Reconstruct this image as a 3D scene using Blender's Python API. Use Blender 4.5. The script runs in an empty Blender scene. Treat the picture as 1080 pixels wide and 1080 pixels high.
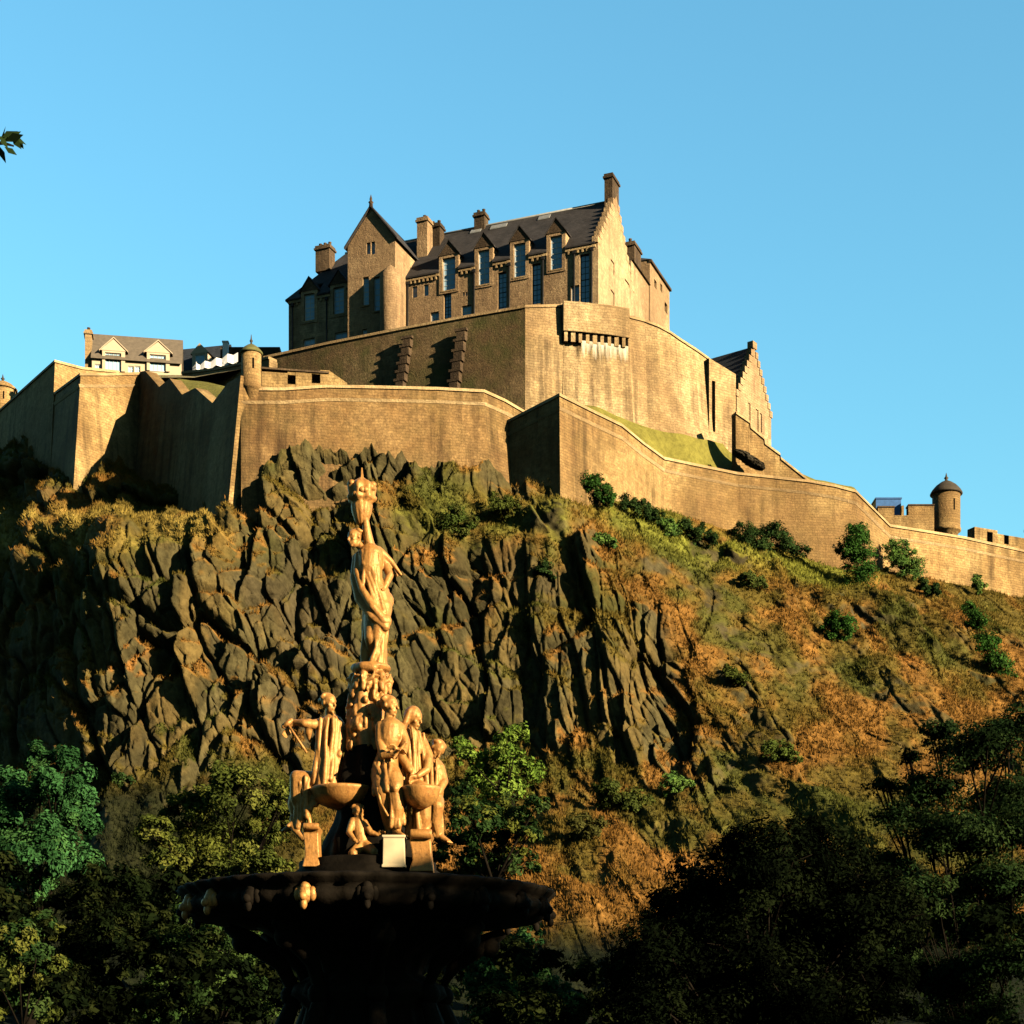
import bpy, bmesh, math, random
import numpy as np
from mathutils import Vector, Matrix

random.seed(7)
RNG = np.random.default_rng(11)
SC = bpy.context.scene
COL = SC.collection

# ------------------------------------------------------------------ camera, sky, sun, exposure
F = 1800.0          # focal length in photo pixels (photo 1080 px wide)
EYE = 1.7           # camera height
HOR = 1127.0        # horizon row
cam_d = bpy.data.cameras.new("camera")
cam = bpy.data.objects.new("camera", cam_d)
COL.objects.link(cam)
cam.location = (0, 0, EYE)
cam.rotation_euler = (math.radians(90), 0, 0)
cam_d.sensor_width = 36.0
cam_d.lens = 36.0 * F / 1080.0
cam_d.shift_y = (HOR - 540.0) / 1080.0
cam_d.clip_start = 0.1
cam_d.clip_end = 6000
SC.camera = cam

SUN_EL = 17.0
SUN_AZ = 125.5      # clockwise from +Y
SKY_STRENGTH = 0.108
SKY_TINT = (0.43, 0.86, 0.98, 1.0)
SUN_STRENGTH = 5.0
SUN_COL = (1.0, 0.80, 0.50)
world = bpy.data.worlds.new("World")
SC.world = world
world.use_nodes = True
nt = world.node_tree
nt.nodes.clear()
sky = nt.nodes.new("ShaderNodeTexSky")
sky.sky_type = 'NISHITA'
sky.sun_disc = False
sky.sun_elevation = math.radians(SUN_EL)
sky.sun_rotation = math.radians(SUN_AZ)
sky.altitude = 0
sky.air_density = 1.5
sky.dust_density = 0.9
sky.ozone_density = 1.5
# a deeper blue, and the sky behind the viewer darkened to deepen the shadows
tcn = nt.nodes.new("ShaderNodeTexCoord")
spx = nt.nodes.new("ShaderNodeSeparateXYZ")
nt.links.new(tcn.outputs["Generated"], spx.inputs[0])
mrn = nt.nodes.new("ShaderNodeMapRange")
mrn.interpolation_type = 'SMOOTHSTEP'
for i_, v_ in ((1, 0.05), (2, 0.74), (3, 0.16), (4, 1.0)): mrn.inputs[i_].default_value = v_
nt.links.new(spx.outputs["Y"], mrn.inputs[0])
mxs = nt.nodes.new("ShaderNodeMix"); mxs.data_type = 'RGBA'; mxs.blend_type = 'MULTIPLY'
mxs.inputs[0].default_value = 1.0
nt.links.new(sky.outputs[0], mxs.inputs[6])
mxs.inputs[7].default_value = SKY_TINT
mxb = nt.nodes.new("ShaderNodeMix"); mxb.data_type = 'RGBA'; mxb.blend_type = 'MULTIPLY'
mxb.inputs[0].default_value = 1.0
nt.links.new(mxs.outputs[2], mxb.inputs[6]); nt.links.new(mrn.outputs[0], mxb.inputs[7])
bg = nt.nodes.new("ShaderNodeBackground")
bg.inputs["Strength"].default_value = SKY_STRENGTH
wo = nt.nodes.new("ShaderNodeOutputWorld")
nt.links.new(mxb.outputs[2], bg.inputs["Color"])
nt.links.new(bg.outputs[0], wo.inputs[0])

sd = bpy.data.lights.new("sun", 'SUN')
sd.energy = SUN_STRENGTH
sd.angle = math.radians(0.5)
sd.color = SUN_COL
so = bpy.data.objects.new("sun", sd)
COL.objects.link(so)
ce = math.cos(math.radians(SUN_EL))
SUNV = Vector((math.sin(math.radians(SUN_AZ)) * ce, math.cos(math.radians(SUN_AZ)) * ce, math.sin(math.radians(SUN_EL))))
so.rotation_euler = SUNV.to_track_quat('Z', 'Y').to_euler()
so.location = (60, -40, 120)

SC.view_settings.view_transform = 'Standard'
SC.view_settings.look = 'None'
SC.view_settings.exposure = 1.47
SC.view_settings.gamma = 1.0
try:
    SC.cycles.max_bounces = 4
    SC.cycles.diffuse_bounces = 0
    SC.cycles.transparent_max_bounces = 6
    SC.cycles.use_adaptive_sampling = True
except Exception:
    pass


def P(u, v, Y):
    """photo pixel + distance -> world point"""
    return Vector(((u - 540.0) * Y / F, Y, EYE + (HOR - v) * Y / F))


def tag(o, label=None, cat=None, group=None, kind=None):
    if label: o["label"] = label
    if cat: o["category"] = cat
    if group: o["group"] = group
    if kind: o["kind"] = kind
    return o


def thing(name, loc, label, cat, group=None):
    o = bpy.data.objects.new(name, None)
    o.empty_display_size = 0.5
    COL.objects.link(o)
    o.location = loc
    tag(o, label, cat, group)
    o["_loc"] = list(loc)
    return o


def root_loc(parent):
    o = parent
    while o.parent is not None:
        o = o.parent
    return Vector(o.location)


# ------------------------------------------------------------------ mesh builder
class MB:
    def __init__(self):
        self.v, self.f, self.sm = [], [], []

    def add(self, vs, fs, smooth=False):
        b = len(self.v)
        self.v += [tuple(p) for p in vs]
        for f in fs:
            self.f.append([b + i for i in f])
            self.sm.append(smooth)

    def quad(self, a, b, c, d): self.add([a, b, c, d], [(0, 1, 2, 3)])

    def hexa(self, lo, hi):
        """lo, hi: four corners each, same order"""
        self.add(list(lo) + list(hi), [(3, 2, 1, 0), (4, 5, 6, 7), (0, 1, 5, 4), (1, 2, 6, 5), (2, 3, 7, 6), (3, 0, 4, 7)])

    def obox(self, c, ax, ay, sx, sy, z0, z1, topscale=1.0):
        """box standing on z0: centre c (x,y), axes ax, ay (2-D unit), full sizes"""
        def ring(k, z):
            return [Vector((c[0] + ax[0] * sx * i * k / 2 + ay[0] * sy * j * k / 2,
                            c[1] + ax[1] * sx * i * k / 2 + ay[1] * sy * j * k / 2, z))
                    for i, j in ((-1, -1), (1, -1), (1, 1), (-1, 1))]
        self.hexa(ring(1, z0), ring(topscale, z1))

    def tube(self, pts, rs, n=10, smooth=True):
        pts = [Vector(p) for p in pts]
        rings = []
        for i, p in enumerate(pts):
            t = (pts[min(i + 1, len(pts) - 1)] - pts[max(i - 1, 0)]).normalized()
            a = t.cross(Vector((0.31, 0.17, 0.93))).normalized()
            b = t.cross(a)
            r = rs[i] if hasattr(rs, '__len__') else rs
            rings.append([p + (a * math.cos(2 * math.pi * k / n) + b * math.sin(2 * math.pi * k / n)) * r for k in range(n)])
        vs = [q for r_ in rings for q in r_]
        fs = []
        for i in range(len(pts) - 1):
            for k in range(n):
                fs.append((i * n + k, (i + 1) * n + k, (i + 1) * n + (k + 1) % n, i * n + (k + 1) % n))
        fs.append(tuple(range(n)))
        fs.append(tuple(reversed(range((len(pts) - 1) * n, len(pts) * n))))
        self.add(vs, fs, smooth)

    def ball(self, c, rx, ry=None, rz=None, seg=14, rot=None):
        ry = rx if ry is None else ry
        rz = rx if rz is None else rz
        c = Vector(c)
        h = seg // 2
        vs = []
        for i in range(1, h):
            th = math.pi * i / h
            for k in range(seg):
                ph = 2 * math.pi * k / seg
                q = Vector((rx * math.sin(th) * math.cos(ph), ry * math.sin(th) * math.sin(ph), rz * math.cos(th)))
                if rot is not None: q = rot @ q
                vs.append(c + q)
        top, bot = Vector((0, 0, rz)), Vector((0, 0, -rz))
        if rot is not None: top, bot = rot @ top, rot @ bot
        vs += [c + top, c + bot]
        T, B = len(vs) - 2, len(vs) - 1
        fs = []
        for i in range(h - 2):
            for k in range(seg):
                a, b = i * seg + k, i * seg + (k + 1) % seg
                fs.append((a, a + seg, b + seg, b))
        for k in range(seg):
            fs.append((T, k, (k + 1) % seg))
            fs.append((B, (h - 2) * seg + (k + 1) % seg, (h - 2) * seg + k))
        self.add(vs, fs, True)

    def cap(self, a, b, ra, rb, n=12):
        """tapered limb with round ends"""
        a, b = Vector(a), Vector(b)
        self.tube([a, a.lerp(b, .5), b], [ra, (ra + rb) / 2, rb], n)
        self.ball(a, ra, seg=n)
        self.ball(b, rb, seg=n)

    def chain(self, pts, rs, n=12):
        for i in range(len(pts) - 1):
            self.cap(pts[i], pts[i + 1], rs[i], rs[i + 1], n)

    def lathe(self, c, prof, n=40, smooth=True, mod=None, a0=0.0, a1=2 * math.pi):
        """prof: list of (r, z); c: axis x, y"""
        vs, fs = [], []
        m = len(prof)
        full = abs(a1 - a0 - 2 * math.pi) < 1e-6
        cols = n if full else n + 1
        for k in range(cols):
            ph = a0 + (a1 - a0) * k / n
            for j, (r, z) in enumerate(prof):
                rr = r if mod is None else mod(ph, r, z)
                vs.append((c[0] + rr * math.cos(ph), c[1] + rr * math.sin(ph), z))
        for k in range(n):
            k2 = (k + 1) % cols
            for j in range(m - 1):
                fs.append((k * m + j, k2 * m + j, k2 * m + j + 1, k * m + j + 1))
        self.add(vs, fs, smooth)
        if full:
            for j, flip in ((0, True), (m - 1, False)):
                if prof[j][0] > 1e-4:
                    ring = [b for b in range(len(self.v) - len(vs) + j, len(self.v), m)]
                    self.f.append(list(reversed(ring)) if flip else ring)
                    self.sm.append(False)

    def build(self, name, mat, parent=None, loc=None, fix=True):
        me = bpy.data.meshes.new(name)
        o = bpy.data.objects.new(name, me)
        L = Vector((0, 0, 0))
        if parent is not None:
            L = root_loc(parent)
        elif loc is not None:
            L = Vector(loc)
        V = np.array(self.v, dtype=np.float64).reshape(-1, 3) - np.array(L)
        me.from_pydata(V.tolist(), [], self.f)
        me.polygons.foreach_set("use_smooth", self.sm)
        if fix:
            bm = bmesh.new(); bm.from_mesh(me)
            bmesh.ops.recalc_face_normals(bm, faces=bm.faces)
            bm.to_mesh(me); bm.free()
        auto_uv(me)
        me.materials.append(mat)
        COL.objects.link(o)
        if parent is not None: o.parent = parent
        elif loc is not None: o.location = L
        return o


def auto_uv(me):
    """UVs in metres: along the horizontal tangent, and up the face"""
    uv = me.uv_layers.new(name="UVMap")
    n = len(me.polygons)
    nl = len(me.loops)
    N = np.zeros(n * 3); me.polygons.foreach_get("normal", N); N = N.reshape(-1, 3)
    tot = np.zeros(n, dtype=np.int32); me.polygons.foreach_get("loop_total", tot)
    vi = np.zeros(nl, dtype=np.int32); me.loops.foreach_get("vertex_index", vi)
    co = np.zeros(len(me.vertices) * 3); me.vertices.foreach_get("co", co); co = co.reshape(-1, 3)
    h = np.hypot(N[:, 0], N[:, 1])
    flat = h < 0.05
    T = np.stack([-N[:, 1], N[:, 0], np.zeros(n)], 1) / np.maximum(h, 1e-6)[:, None]
    T[flat] = (1, 0, 0)
    B = np.cross(N, T)
    Tl, Bl = np.repeat(T, tot, 0), np.repeat(B, tot, 0)
    p = co[vi]
    out = np.stack([(p * Tl).sum(1), (p * Bl).sum(1)], 1)
    uv.data.foreach_set("uv", out.ravel())


def mesh_np(name, V, Fc, mat, col=None, smooth=False, loc=None, parent=None):
    """V (n,3), Fc (m,k) arrays of equal-size faces; col: per-vertex RGB"""
    me = bpy.data.meshes.new(name)
    L = root_loc(parent) if parent is not None else Vector(loc if loc is not None else (0, 0, 0))
    V = np.asarray(V, dtype=np.float32) - np.array(L, dtype=np.float32)
    m, k = Fc.shape
    me.vertices.add(len(V)); me.vertices.foreach_set("co", V.ravel())
    me.loops.add(m * k); me.loops.foreach_set("vertex_index", Fc.astype(np.int32).ravel())
    me.polygons.add(m)
    me.polygons.foreach_set("loop_start", np.arange(0, m * k, k, dtype=np.int32))
    me.polygons.foreach_set("loop_total", np.full(m, k, dtype=np.int32))
    me.polygons.foreach_set("use_smooth", np.full(m, smooth))
    me.update(calc_edges=True)
    if col is not None:
        at = me.color_attributes.new("tint", 'FLOAT_COLOR', 'POINT')
        c4 = np.ones((len(V), 4), dtype=np.float32); c4[:, :3] = col
        at.data.foreach_set("color", c4.ravel())
    me.materials.append(mat)
    o = bpy.data.objects.new(name, me)
    COL.objects.link(o)
    if parent is not None: o.parent = parent
    else: o.location = L
    return o


# ------------------------------------------------------------------ numpy noise
def _h(ix, iy, iz, seed):
    a = (ix.astype(np.int64) * 374761393 + iy.astype(np.int64) * 668265263 + iz * 2147483647 + seed * 974711) & 0xFFFFFFFF
    a = ((a ^ (a >> 13)) * 1274126177) & 0xFFFFFFFF
    a = ((a ^ (a >> 16)) * 2246822519) & 0xFFFFFFFF
    a = a ^ (a >> 15)
    return (a & 0xFFFFFF) / float(0xFFFFFF)


def vnoise(x, y, seed=0):
    ix, iy = np.floor(x), np.floor(y)
    fx, fy = x - ix, y - iy
    fx = fx * fx * fx * (fx * (fx * 6 - 15) + 10)
    fy = fy * fy * fy * (fy * (fy * 6 - 15) + 10)
    a = _h(ix, iy, 0, seed); b = _h(ix + 1, iy, 0, seed)
    c = _h(ix, iy + 1, 0, seed); d = _h(ix + 1, iy + 1, 0, seed)
    return (a * (1 - fx) + b * fx) * (1 - fy) + (c * (1 - fx) + d * fx) * fy


def fbm(x, y, seed=0, octv=4, gain=0.5):
    s, a, n = 0, 1.0, 0
    for k in range(octv):
        s = s + a * (vnoise(x * 2 ** k + 17.3 * k, y * 2 ** k - 9.1 * k, seed + k) * 2 - 1)
        n += a
        a *= gain
    return s / n


def cells(x, y, seed=0, jit=0.9):
    """nearest jittered cell: returns (id randoms r1,r2,r3, dx, dy, f1, f2)"""
    ix, iy = np.floor(x), np.floor(y)
    best = np.full(x.shape, 1e9); sec = np.full(x.shape, 1e9)
    out = [np.zeros(x.shape) for _ in range(5)]
    for i in (-1, 0, 1):
        for j in (-1, 0, 1):
            cx, cy = ix + i, iy + j
            px = cx + 0.5 + (_h(cx, cy, 1, seed) - 0.5) * jit
            py = cy + 0.5 + (_h(cx, cy, 2, seed) - 0.5) * jit
            d = (x - px) ** 2 + (y - py) ** 2
            m = d < best
            sec = np.where(m, best, np.minimum(sec, d))
            best = np.where(m, d, best)
            for k, val in enumerate((_h(cx, cy, 3, seed), _h(cx, cy, 4, seed), _h(cx, cy, 5, seed), x - px, y - py)):
                out[k] = np.where(m, val, out[k])
    return out + [np.sqrt(best), np.sqrt(sec)]


def sstep(a, b, x):
    t = np.clip((x - a) / (b - a), 0, 1)
    return t * t * (3 - 2 * t)


# ------------------------------------------------------------------ materials
def mat_new(name):
    m = bpy.data.materials.new(name)
    m.use_nodes = True
    n = m.node_tree
    n.nodes.clear()
    out = n.nodes.new("ShaderNodeOutputMaterial")
    b = n.nodes.new("ShaderNodeBsdfPrincipled")
    n.links.new(b.outputs[0], out.inputs[0])
    return m, n, b, out


class NT:
    """tiny node helper"""
    def __init__(self, n): self.n = n

    def node(self, typ, **kw):
        o = self.n.nodes.new(typ)
        for k, v in kw.items():
            if k.startswith("i_"): o.inputs[k[2:].replace("_", " ")].default_value = v
            else: setattr(o, k, v)
        return o

    def link(self, a, b): self.n.links.new(a, b)

    def noise(self, vec, scale, detail=5, rough=0.6, dist=0.0):
        o = self.node("ShaderNodeTexNoise")
        o.inputs["Scale"].default_value = scale
        o.inputs["Detail"].default_value = detail
        o.inputs["Roughness"].default_value = rough
        o.inputs["Distortion"].default_value = dist
        self.link(vec, o.inputs["Vector"])
        return o.outputs["Fac"]

    def mapping(self, vec, scale=(1, 1, 1), rot=(0, 0, 0)):
        o = self.node("ShaderNodeMapping")
        o.inputs["Scale"].default_value = scale
        o.inputs["Rotation"].default_value = rot
        self.link(vec, o.inputs["Vector"])
        return o.outputs[0]

    def ramp(self, fac, a, b, ca=(0, 0, 0, 1), cb=(1, 1, 1, 1)):
        o = self.node("ShaderNodeValToRGB")
        o.color_ramp.elements[0].position = a; o.color_ramp.elements[0].color = ca
        o.color_ramp.elements[1].position = b; o.color_ramp.elements[1].color = cb
        self.link(fac, o.inputs[0])
        return o.outputs[0]

    def mix(self, fac, a, b, mode='MIX'):
        o = self.node("ShaderNodeMix", data_type='RGBA', blend_type=mode)
        for s, x in ((0, fac), (6, a), (7, b)):
            if isinstance(x, (int, float)): o.inputs[s].default_value = x
            elif isinstance(x, tuple): o.inputs[s].default_value = x if len(x) == 4 else (*x, 1)
            else: self.link(x, o.inputs[s])
        return o.outputs[2]

    def math(self, op, a, b=0.0):
        o = self.node("ShaderNodeMath", operation=op)
        for s, x in ((0, a), (1, b)):
            if isinstance(x, (int, float)): o.inputs[s].default_value = x
            else: self.link(x, o.inputs[s])
        return o.outputs[0]

    def bump(self, h, strength, dist, bsdf):
        o = self.node("ShaderNodeBump")
        o.inputs["Strength"].default_value = strength
        o.inputs["Distance"].default_value = dist
        self.link(h, o.inputs["Height"])
        self.link(o.outputs[0], bsdf.inputs["Normal"])


def stone_mat(name, base, dark, pale, bw=0.5, bh=0.25, soot=0.5, moss=0.0, mottle=0.5, mortar_k=0.62):
    m, n, b, out = mat_new(name)
    t = NT(n)
    uv = t.node("ShaderNodeUVMap").outputs[0]
    geo = t.node("ShaderNodeNewGeometry").outputs["Position"]
    warp = t.node("ShaderNodeTexNoise"); warp.inputs["Scale"].default_value = 0.9
    t.link(uv, warp.inputs["Vector"])
    uvw = t.node("ShaderNodeVectorMath", operation='MULTIPLY_ADD')
    t.link(warp.outputs["Color"], uvw.inputs[0]); uvw.inputs[1].default_value = (0.42, 0.30, 0)
    t.link(uv, uvw.inputs[2])
    br = t.node("ShaderNodeTexBrick")
    br.inputs["Scale"].default_value = 1.0
    br.inputs["Brick Width"].default_value = bw
    br.inputs["Row Height"].default_value = bh
    br.inputs["Mortar Size"].default_value = 0.016
    br.inputs["Mortar Smooth"].default_value = 0.3
    br.inputs["Color1"].default_value = (1.16, 1.13, 1.08, 1)
    br.inputs["Color2"].default_value = (0.66, 0.62, 0.58, 1)
    br.inputs["Mortar"].default_value = (mortar_k, mortar_k, mortar_k, 1)
    br.offset_frequency = 2
    t.link(uvw.outputs[0], br.inputs["Vector"])
    n1 = t.noise(geo, 0.16, 7, 0.66, 0.6)
    n2 = t.noise(geo, 1.3, 6, 0.7)
    n3 = t.noise(geo, 5.0, 4, 0.7)
    c = t.mix(t.ramp(n1, 0.40, 0.62), base, pale)
    n0 = t.noise(geo, 0.075, 5, 0.6, 0.8)
    c = t.mix(t.math('MULTIPLY', t.ramp(n0, 0.44, 0.60), 0.8), c, (base[0] * .52, base[1] * .48, base[2] * .45))
    c = t.mix(t.math('MULTIPLY', t.ramp(n2, 0.42, 0.72), mottle), c, dark)
    c = t.mix(0.5, c, br.outputs["Color"], 'MULTIPLY')
    # per-stone speckle
    c = t.mix(t.math('MULTIPLY', t.ramp(n3, 0.38, 0.68), 0.6), c, dark)
    # streaks of soot running down
    st = t.noise(t.mapping(uv, (0.9, 0.07, 1)), 1.0, 5, 0.65)
    st2 = t.noise(geo, 0.12, 4, 0.55)
    sm = t.math('MULTIPLY', t.ramp(st, 0.45, 0.66), t.ramp(st2, 0.36, 0.58))
    c = t.mix(t.math('MULTIPLY', sm, soot), c, (dark[0] * 0.35, dark[1] * 0.35, dark[2] * 0.38))
    if moss > 0:
        mo = t.noise(geo, 0.35, 5, 0.6)
        c = t.mix(t.math('MULTIPLY', t.ramp(mo, 0.42, 0.66), moss), c, (0.055, 0.065, 0.018))
    t.link(c, b.inputs["Base Color"])
    b.inputs["Roughness"].default_value = 0.92
    b.inputs["Specular IOR Level"].default_value = 0.2
    h = t.math('ADD', t.math('MULTIPLY', br.outputs["Fac"], -0.5), t.math('ADD', n3, n2))
    t.bump(h, 0.8, 0.12, b)
    return m


def plain_mat(name, col, rough=0.6, metal=0.0, var=0.25, scale=3.0, bump=0.0, spec=0.4):
    m, n, b, out = mat_new(name)
    t = NT(n)
    geo = t.node("ShaderNodeNewGeometry").outputs["Position"]
    nz = t.noise(geo, scale, 6, 0.65)
    lo = tuple(x * (1 - var) for x in col); hi = tuple(min(x * (1 + var), 1) for x in col)
    t.link(t.mix(t.ramp(nz, 0.3, 0.7), lo, hi), b.inputs["Base Color"])
    b.inputs["Roughness"].default_value = rough
    b.inputs["Metallic"].default_value = metal
    b.inputs["Specular IOR Level"].default_value = spec
    if bump > 0: t.bump(nz, bump, 0.05, b)
    return m


def slate_mat(name, col):
    m, n, b, out = mat_new(name)
    t = NT(n)
    uv = t.node("ShaderNodeUVMap").outputs[0]
    geo = t.node("ShaderNodeNewGeometry").outputs["Position"]
    br = t.node("ShaderNodeTexBrick")
    br.inputs["Scale"].default_value = 1.0
    br.inputs["Brick Width"].default_value = 0.4
    br.inputs["Row Height"].default_value = 0.25
    br.inputs["Mortar Size"].default_value = 0.012
    br.inputs["Color1"].default_value = (1.2, 1.2, 1.2, 1)
    br.inputs["Color2"].default_value = (0.75, 0.75, 0.75, 1)
    br.inputs["Mortar"].default_value = (0.4, 0.4, 0.4, 1)
    t.link(uv, br.inputs["Vector"])
    n1 = t.noise(geo, 0.5, 5, 0.6)
    c = t.mix(t.ramp(n1, 0.35, 0.7), tuple(x * 0.75 for x in col), tuple(x * 1.25 for x in col))
    c = t.mix(0.8, c, br.outputs["Color"], 'MULTIPLY')
    t.link(c, b.inputs["Base Color"])
    b.inputs["Roughness"].default_value = 0.8
    b.inputs["Specular IOR Level"].default_value = 0.2
    t.bump(br.outputs["Fac"], 0.4, -0.03, b)
    return m


def tint_mat(name, translucent=0.0, rough=0.9, noise_scale=2.0, noise_amt=0.35, bump=0.0, spec=0.15):
    """base colour from the mesh's own per-vertex material colour, broken up by noise"""
    m, n, b, out = mat_new(name)
    t = NT(n)
    at = t.node("ShaderNodeAttribute", attribute_name="tint")
    geo = t.node("ShaderNodeNewGeometry").outputs["Position"]
    nz = t.noise(geo, noise_scale, 8, 0.72)
    k = t.ramp(nz, 0.3, 0.72, (1 - noise_amt,) * 3 + (1,), (1 + noise_amt,) * 3 + (1,))
    c = t.mix(1.0, at.outputs["Color"], k, 'MULTIPLY')
    t.link(c, b.inputs["Base Color"])
    b.inputs["Roughness"].default_value = rough
    b.inputs["Specular IOR Level"].default_value = spec
    if bump > 0: t.bump(nz, bump, 0.5, b)
    if translucent > 0:
        tr = t.node("ShaderNodeBsdfTranslucent")
        t.link(c, tr.inputs["Color"])
        mx = t.node("ShaderNodeMixShader")
        mx.inputs[0].default_value = translucent
        t.link(b.outputs[0], mx.inputs[1]); t.link(tr.outputs[0], mx.inputs[2])
        t.link(mx.outputs[0], out.inputs[0])
    return m


M = {}
M['wall'] = stone_mat("rampart_stone", (0.43, 0.275, 0.115), (0.14, 0.083, 0.038), (0.57, 0.40, 0.185), 0.55, 0.27, 0.75, 0.16, 0.7)
M['walle'] = stone_mat("bastion_stone", (0.29, 0.173, 0.070), (0.10, 0.058, 0.027), (0.40, 0.26, 0.115), 0.55, 0.27, 0.8, 0.2, 0.7)
M['wallg'] = stone_mat("upper_rampart_stone", (0.58, 0.41, 0.21), (0.18, 0.115, 0.065), (0.70, 0.54, 0.31), 0.6, 0.28, 0.7, 0.12, 0.6)
M['house'] = stone_mat("building_stone", (0.58, 0.41, 0.235), (0.22, 0.14, 0.085), (0.68, 0.51, 0.31), 0.5, 0.26, 0.6, 0.0, 0.55)
M['walld'] = stone_mat("shaded_mossy_rampart_stone", (0.24, 0.165, 0.085), (0.08, 0.055, 0.03), (0.34, 0.25, 0.14), 0.6, 0.28, 0.85, 0.75, 0.8)  # mossy, and darkened to keep the weakly lit side dim
M['trim'] = stone_mat("dressed_stone", (0.52, 0.38, 0.2), (0.3, 0.2, 0.11), (0.6, 0.45, 0.26), 1.4, 0.5, 0.3, 0.0, 0.3, 0.8)
M['sooty'] = stone_mat("sooty_stone", (0.12, 0.085, 0.055), (0.05, 0.035, 0.025), (0.22, 0.15, 0.09), 0.6, 0.3, 0.7, 0.0, 0.6)
M['slate'] = slate_mat("slate_roof", (0.042, 0.038, 0.040))
M['slateb'] = slate_mat("blue_slate_roof", (0.03, 0.036, 0.05))
M['lead'] = plain_mat("lead_flashing", (0.3, 0.3, 0.3), 0.5, 0.3)
M['cream'] = plain_mat("cream_render", (0.50, 0.40, 0.29), 0.85, 0, 0.08)
M['white'] = plain_mat("white_canvas", (0.85, 0.86, 0.9), 0.7, 0, 0.04)
M['frame'] = plain_mat("white_window_paint", (0.62, 0.62, 0.6), 0.5, 0, 0.08)
M['iron'] = plain_mat("black_iron", (0.02, 0.02, 0.022), 0.5, 0.4)
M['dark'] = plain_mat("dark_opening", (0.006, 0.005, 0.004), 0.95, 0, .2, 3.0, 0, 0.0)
M['bluebox'] = plain_mat("blue_paint", (0.03, 0.11, 0.32), 0.5)
M['moss'] = plain_mat("mossy_stone", (0.10, 0.10, 0.035), 0.95, 0, 0.5, 2.0, 0.5)
M['capstone'] = plain_mat("dark_cap_stone", (0.05, 0.04, 0.03), 0.9, 0, 0.4, 2.0, 0.5)
gm, gn, gb, go = mat_new("window_glass")
gb.inputs["Base Color"].default_value = (0.34, 0.56, 0.78, 1)  # blue base stands in for the sky's reflection in the panes
gb.inputs["Metallic"].default_value = 0.0
gb.inputs["Roughness"].default_value = 0.12
M['glass'] = gm
gm_, gn_, gb_, go_ = mat_new("weathered_gold_paint")
gt = NT(gn_)
gpos = gt.node("ShaderNodeNewGeometry").outputs["Position"]
g1 = gt.noise(gpos, 5.0, 6, .7); g2 = gt.noise(gpos, 22.0, 5, .7)
gc_ = gt.mix(gt.ramp(g1, .32, .68), (0.48, 0.24, 0.068), (0.38, 0.165, 0.04))
gc_ = gt.mix(gt.math('MULTIPLY', gt.ramp(g2, .48, .7), .65), gc_, (0.11, 0.055, 0.02))
gt.link(gc_, gb_.inputs["Base Color"])
gb_.inputs["Roughness"].default_value = .5; gb_.inputs["Metallic"].default_value = .25; gb_.inputs["Specular IOR Level"].default_value = .4
g3 = gt.noise(gt.mapping(gpos, (26, 26, 5)), 1.0, 4, .6)
gt.bump(gt.math('ADD', g2, g3), .3, .02, gb_)
M['gold'] = gm_
M['bronze'] = plain_mat("dark_bronze_iron", (0.009, 0.007, 0.005), 0.8, 0.0, 0.4, 8.0, 0.3, 0.05)
M['creamstone'] = plain_mat("pale_painted_block", (0.58, 0.47, 0.30), 0.6, 0, 0.1, 6.0)
M['bark'] = plain_mat("bark", (0.011, 0.009, 0.007), 0.95, 0, 0.4, 6.0, 0.6, 0.0)
M['leaf'] = tint_mat("leaf", 0.22, 0.9, 1.2, 0.2, 0.0, 0.0)
M['rock'] = tint_mat("crag", 0.0, 0.95, 1.6, 0.5, 0.6, 0.08)
M['turf'] = tint_mat("turf", 0.0, 0.95, 1.5, 0.35, 0.6, 0.1)

# ------------------------------------------------------------------ ground, castle rock
def grid_faces(nr, nc):
    i = np.arange(nr * nc).reshape(nr, nc)
    return np.stack([i[:-1, :-1], i[:-1, 1:], i[1:, 1:], i[1:, :-1]], -1).reshape(-1, 4)


gx = np.concatenate([np.linspace(-3000, -200, 12), np.linspace(-180, 180, 60), np.linspace(200, 3000, 12)])
gy = np.concatenate([np.linspace(-3000, -120, 10), np.linspace(-100, 110, 50), np.linspace(150, 4000, 14)])
GX, GY = np.meshgrid(gx, gy)
GZ = np.where((np.abs(GX) < 190) & (np.abs(GY) < 120), 0.25 * fbm(GX / 14, GY / 14, 3), 0) - 0.1
gc = np.zeros(GX.shape + (3,)) + np.array([0.012, 0.018, 0.006])
gc *= (1 + 0.4 * fbm(GX / 5, GY / 5, 8))[..., None]
ground = mesh_np("garden_ground", np.stack([GX, GY, GZ], -1).reshape(-1, 3), grid_faces(*GX.shape), M['turf'], gc.reshape(-1, 3))
tag(ground, "dark grass of the gardens below the crag", "ground", None, "structure")

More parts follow.
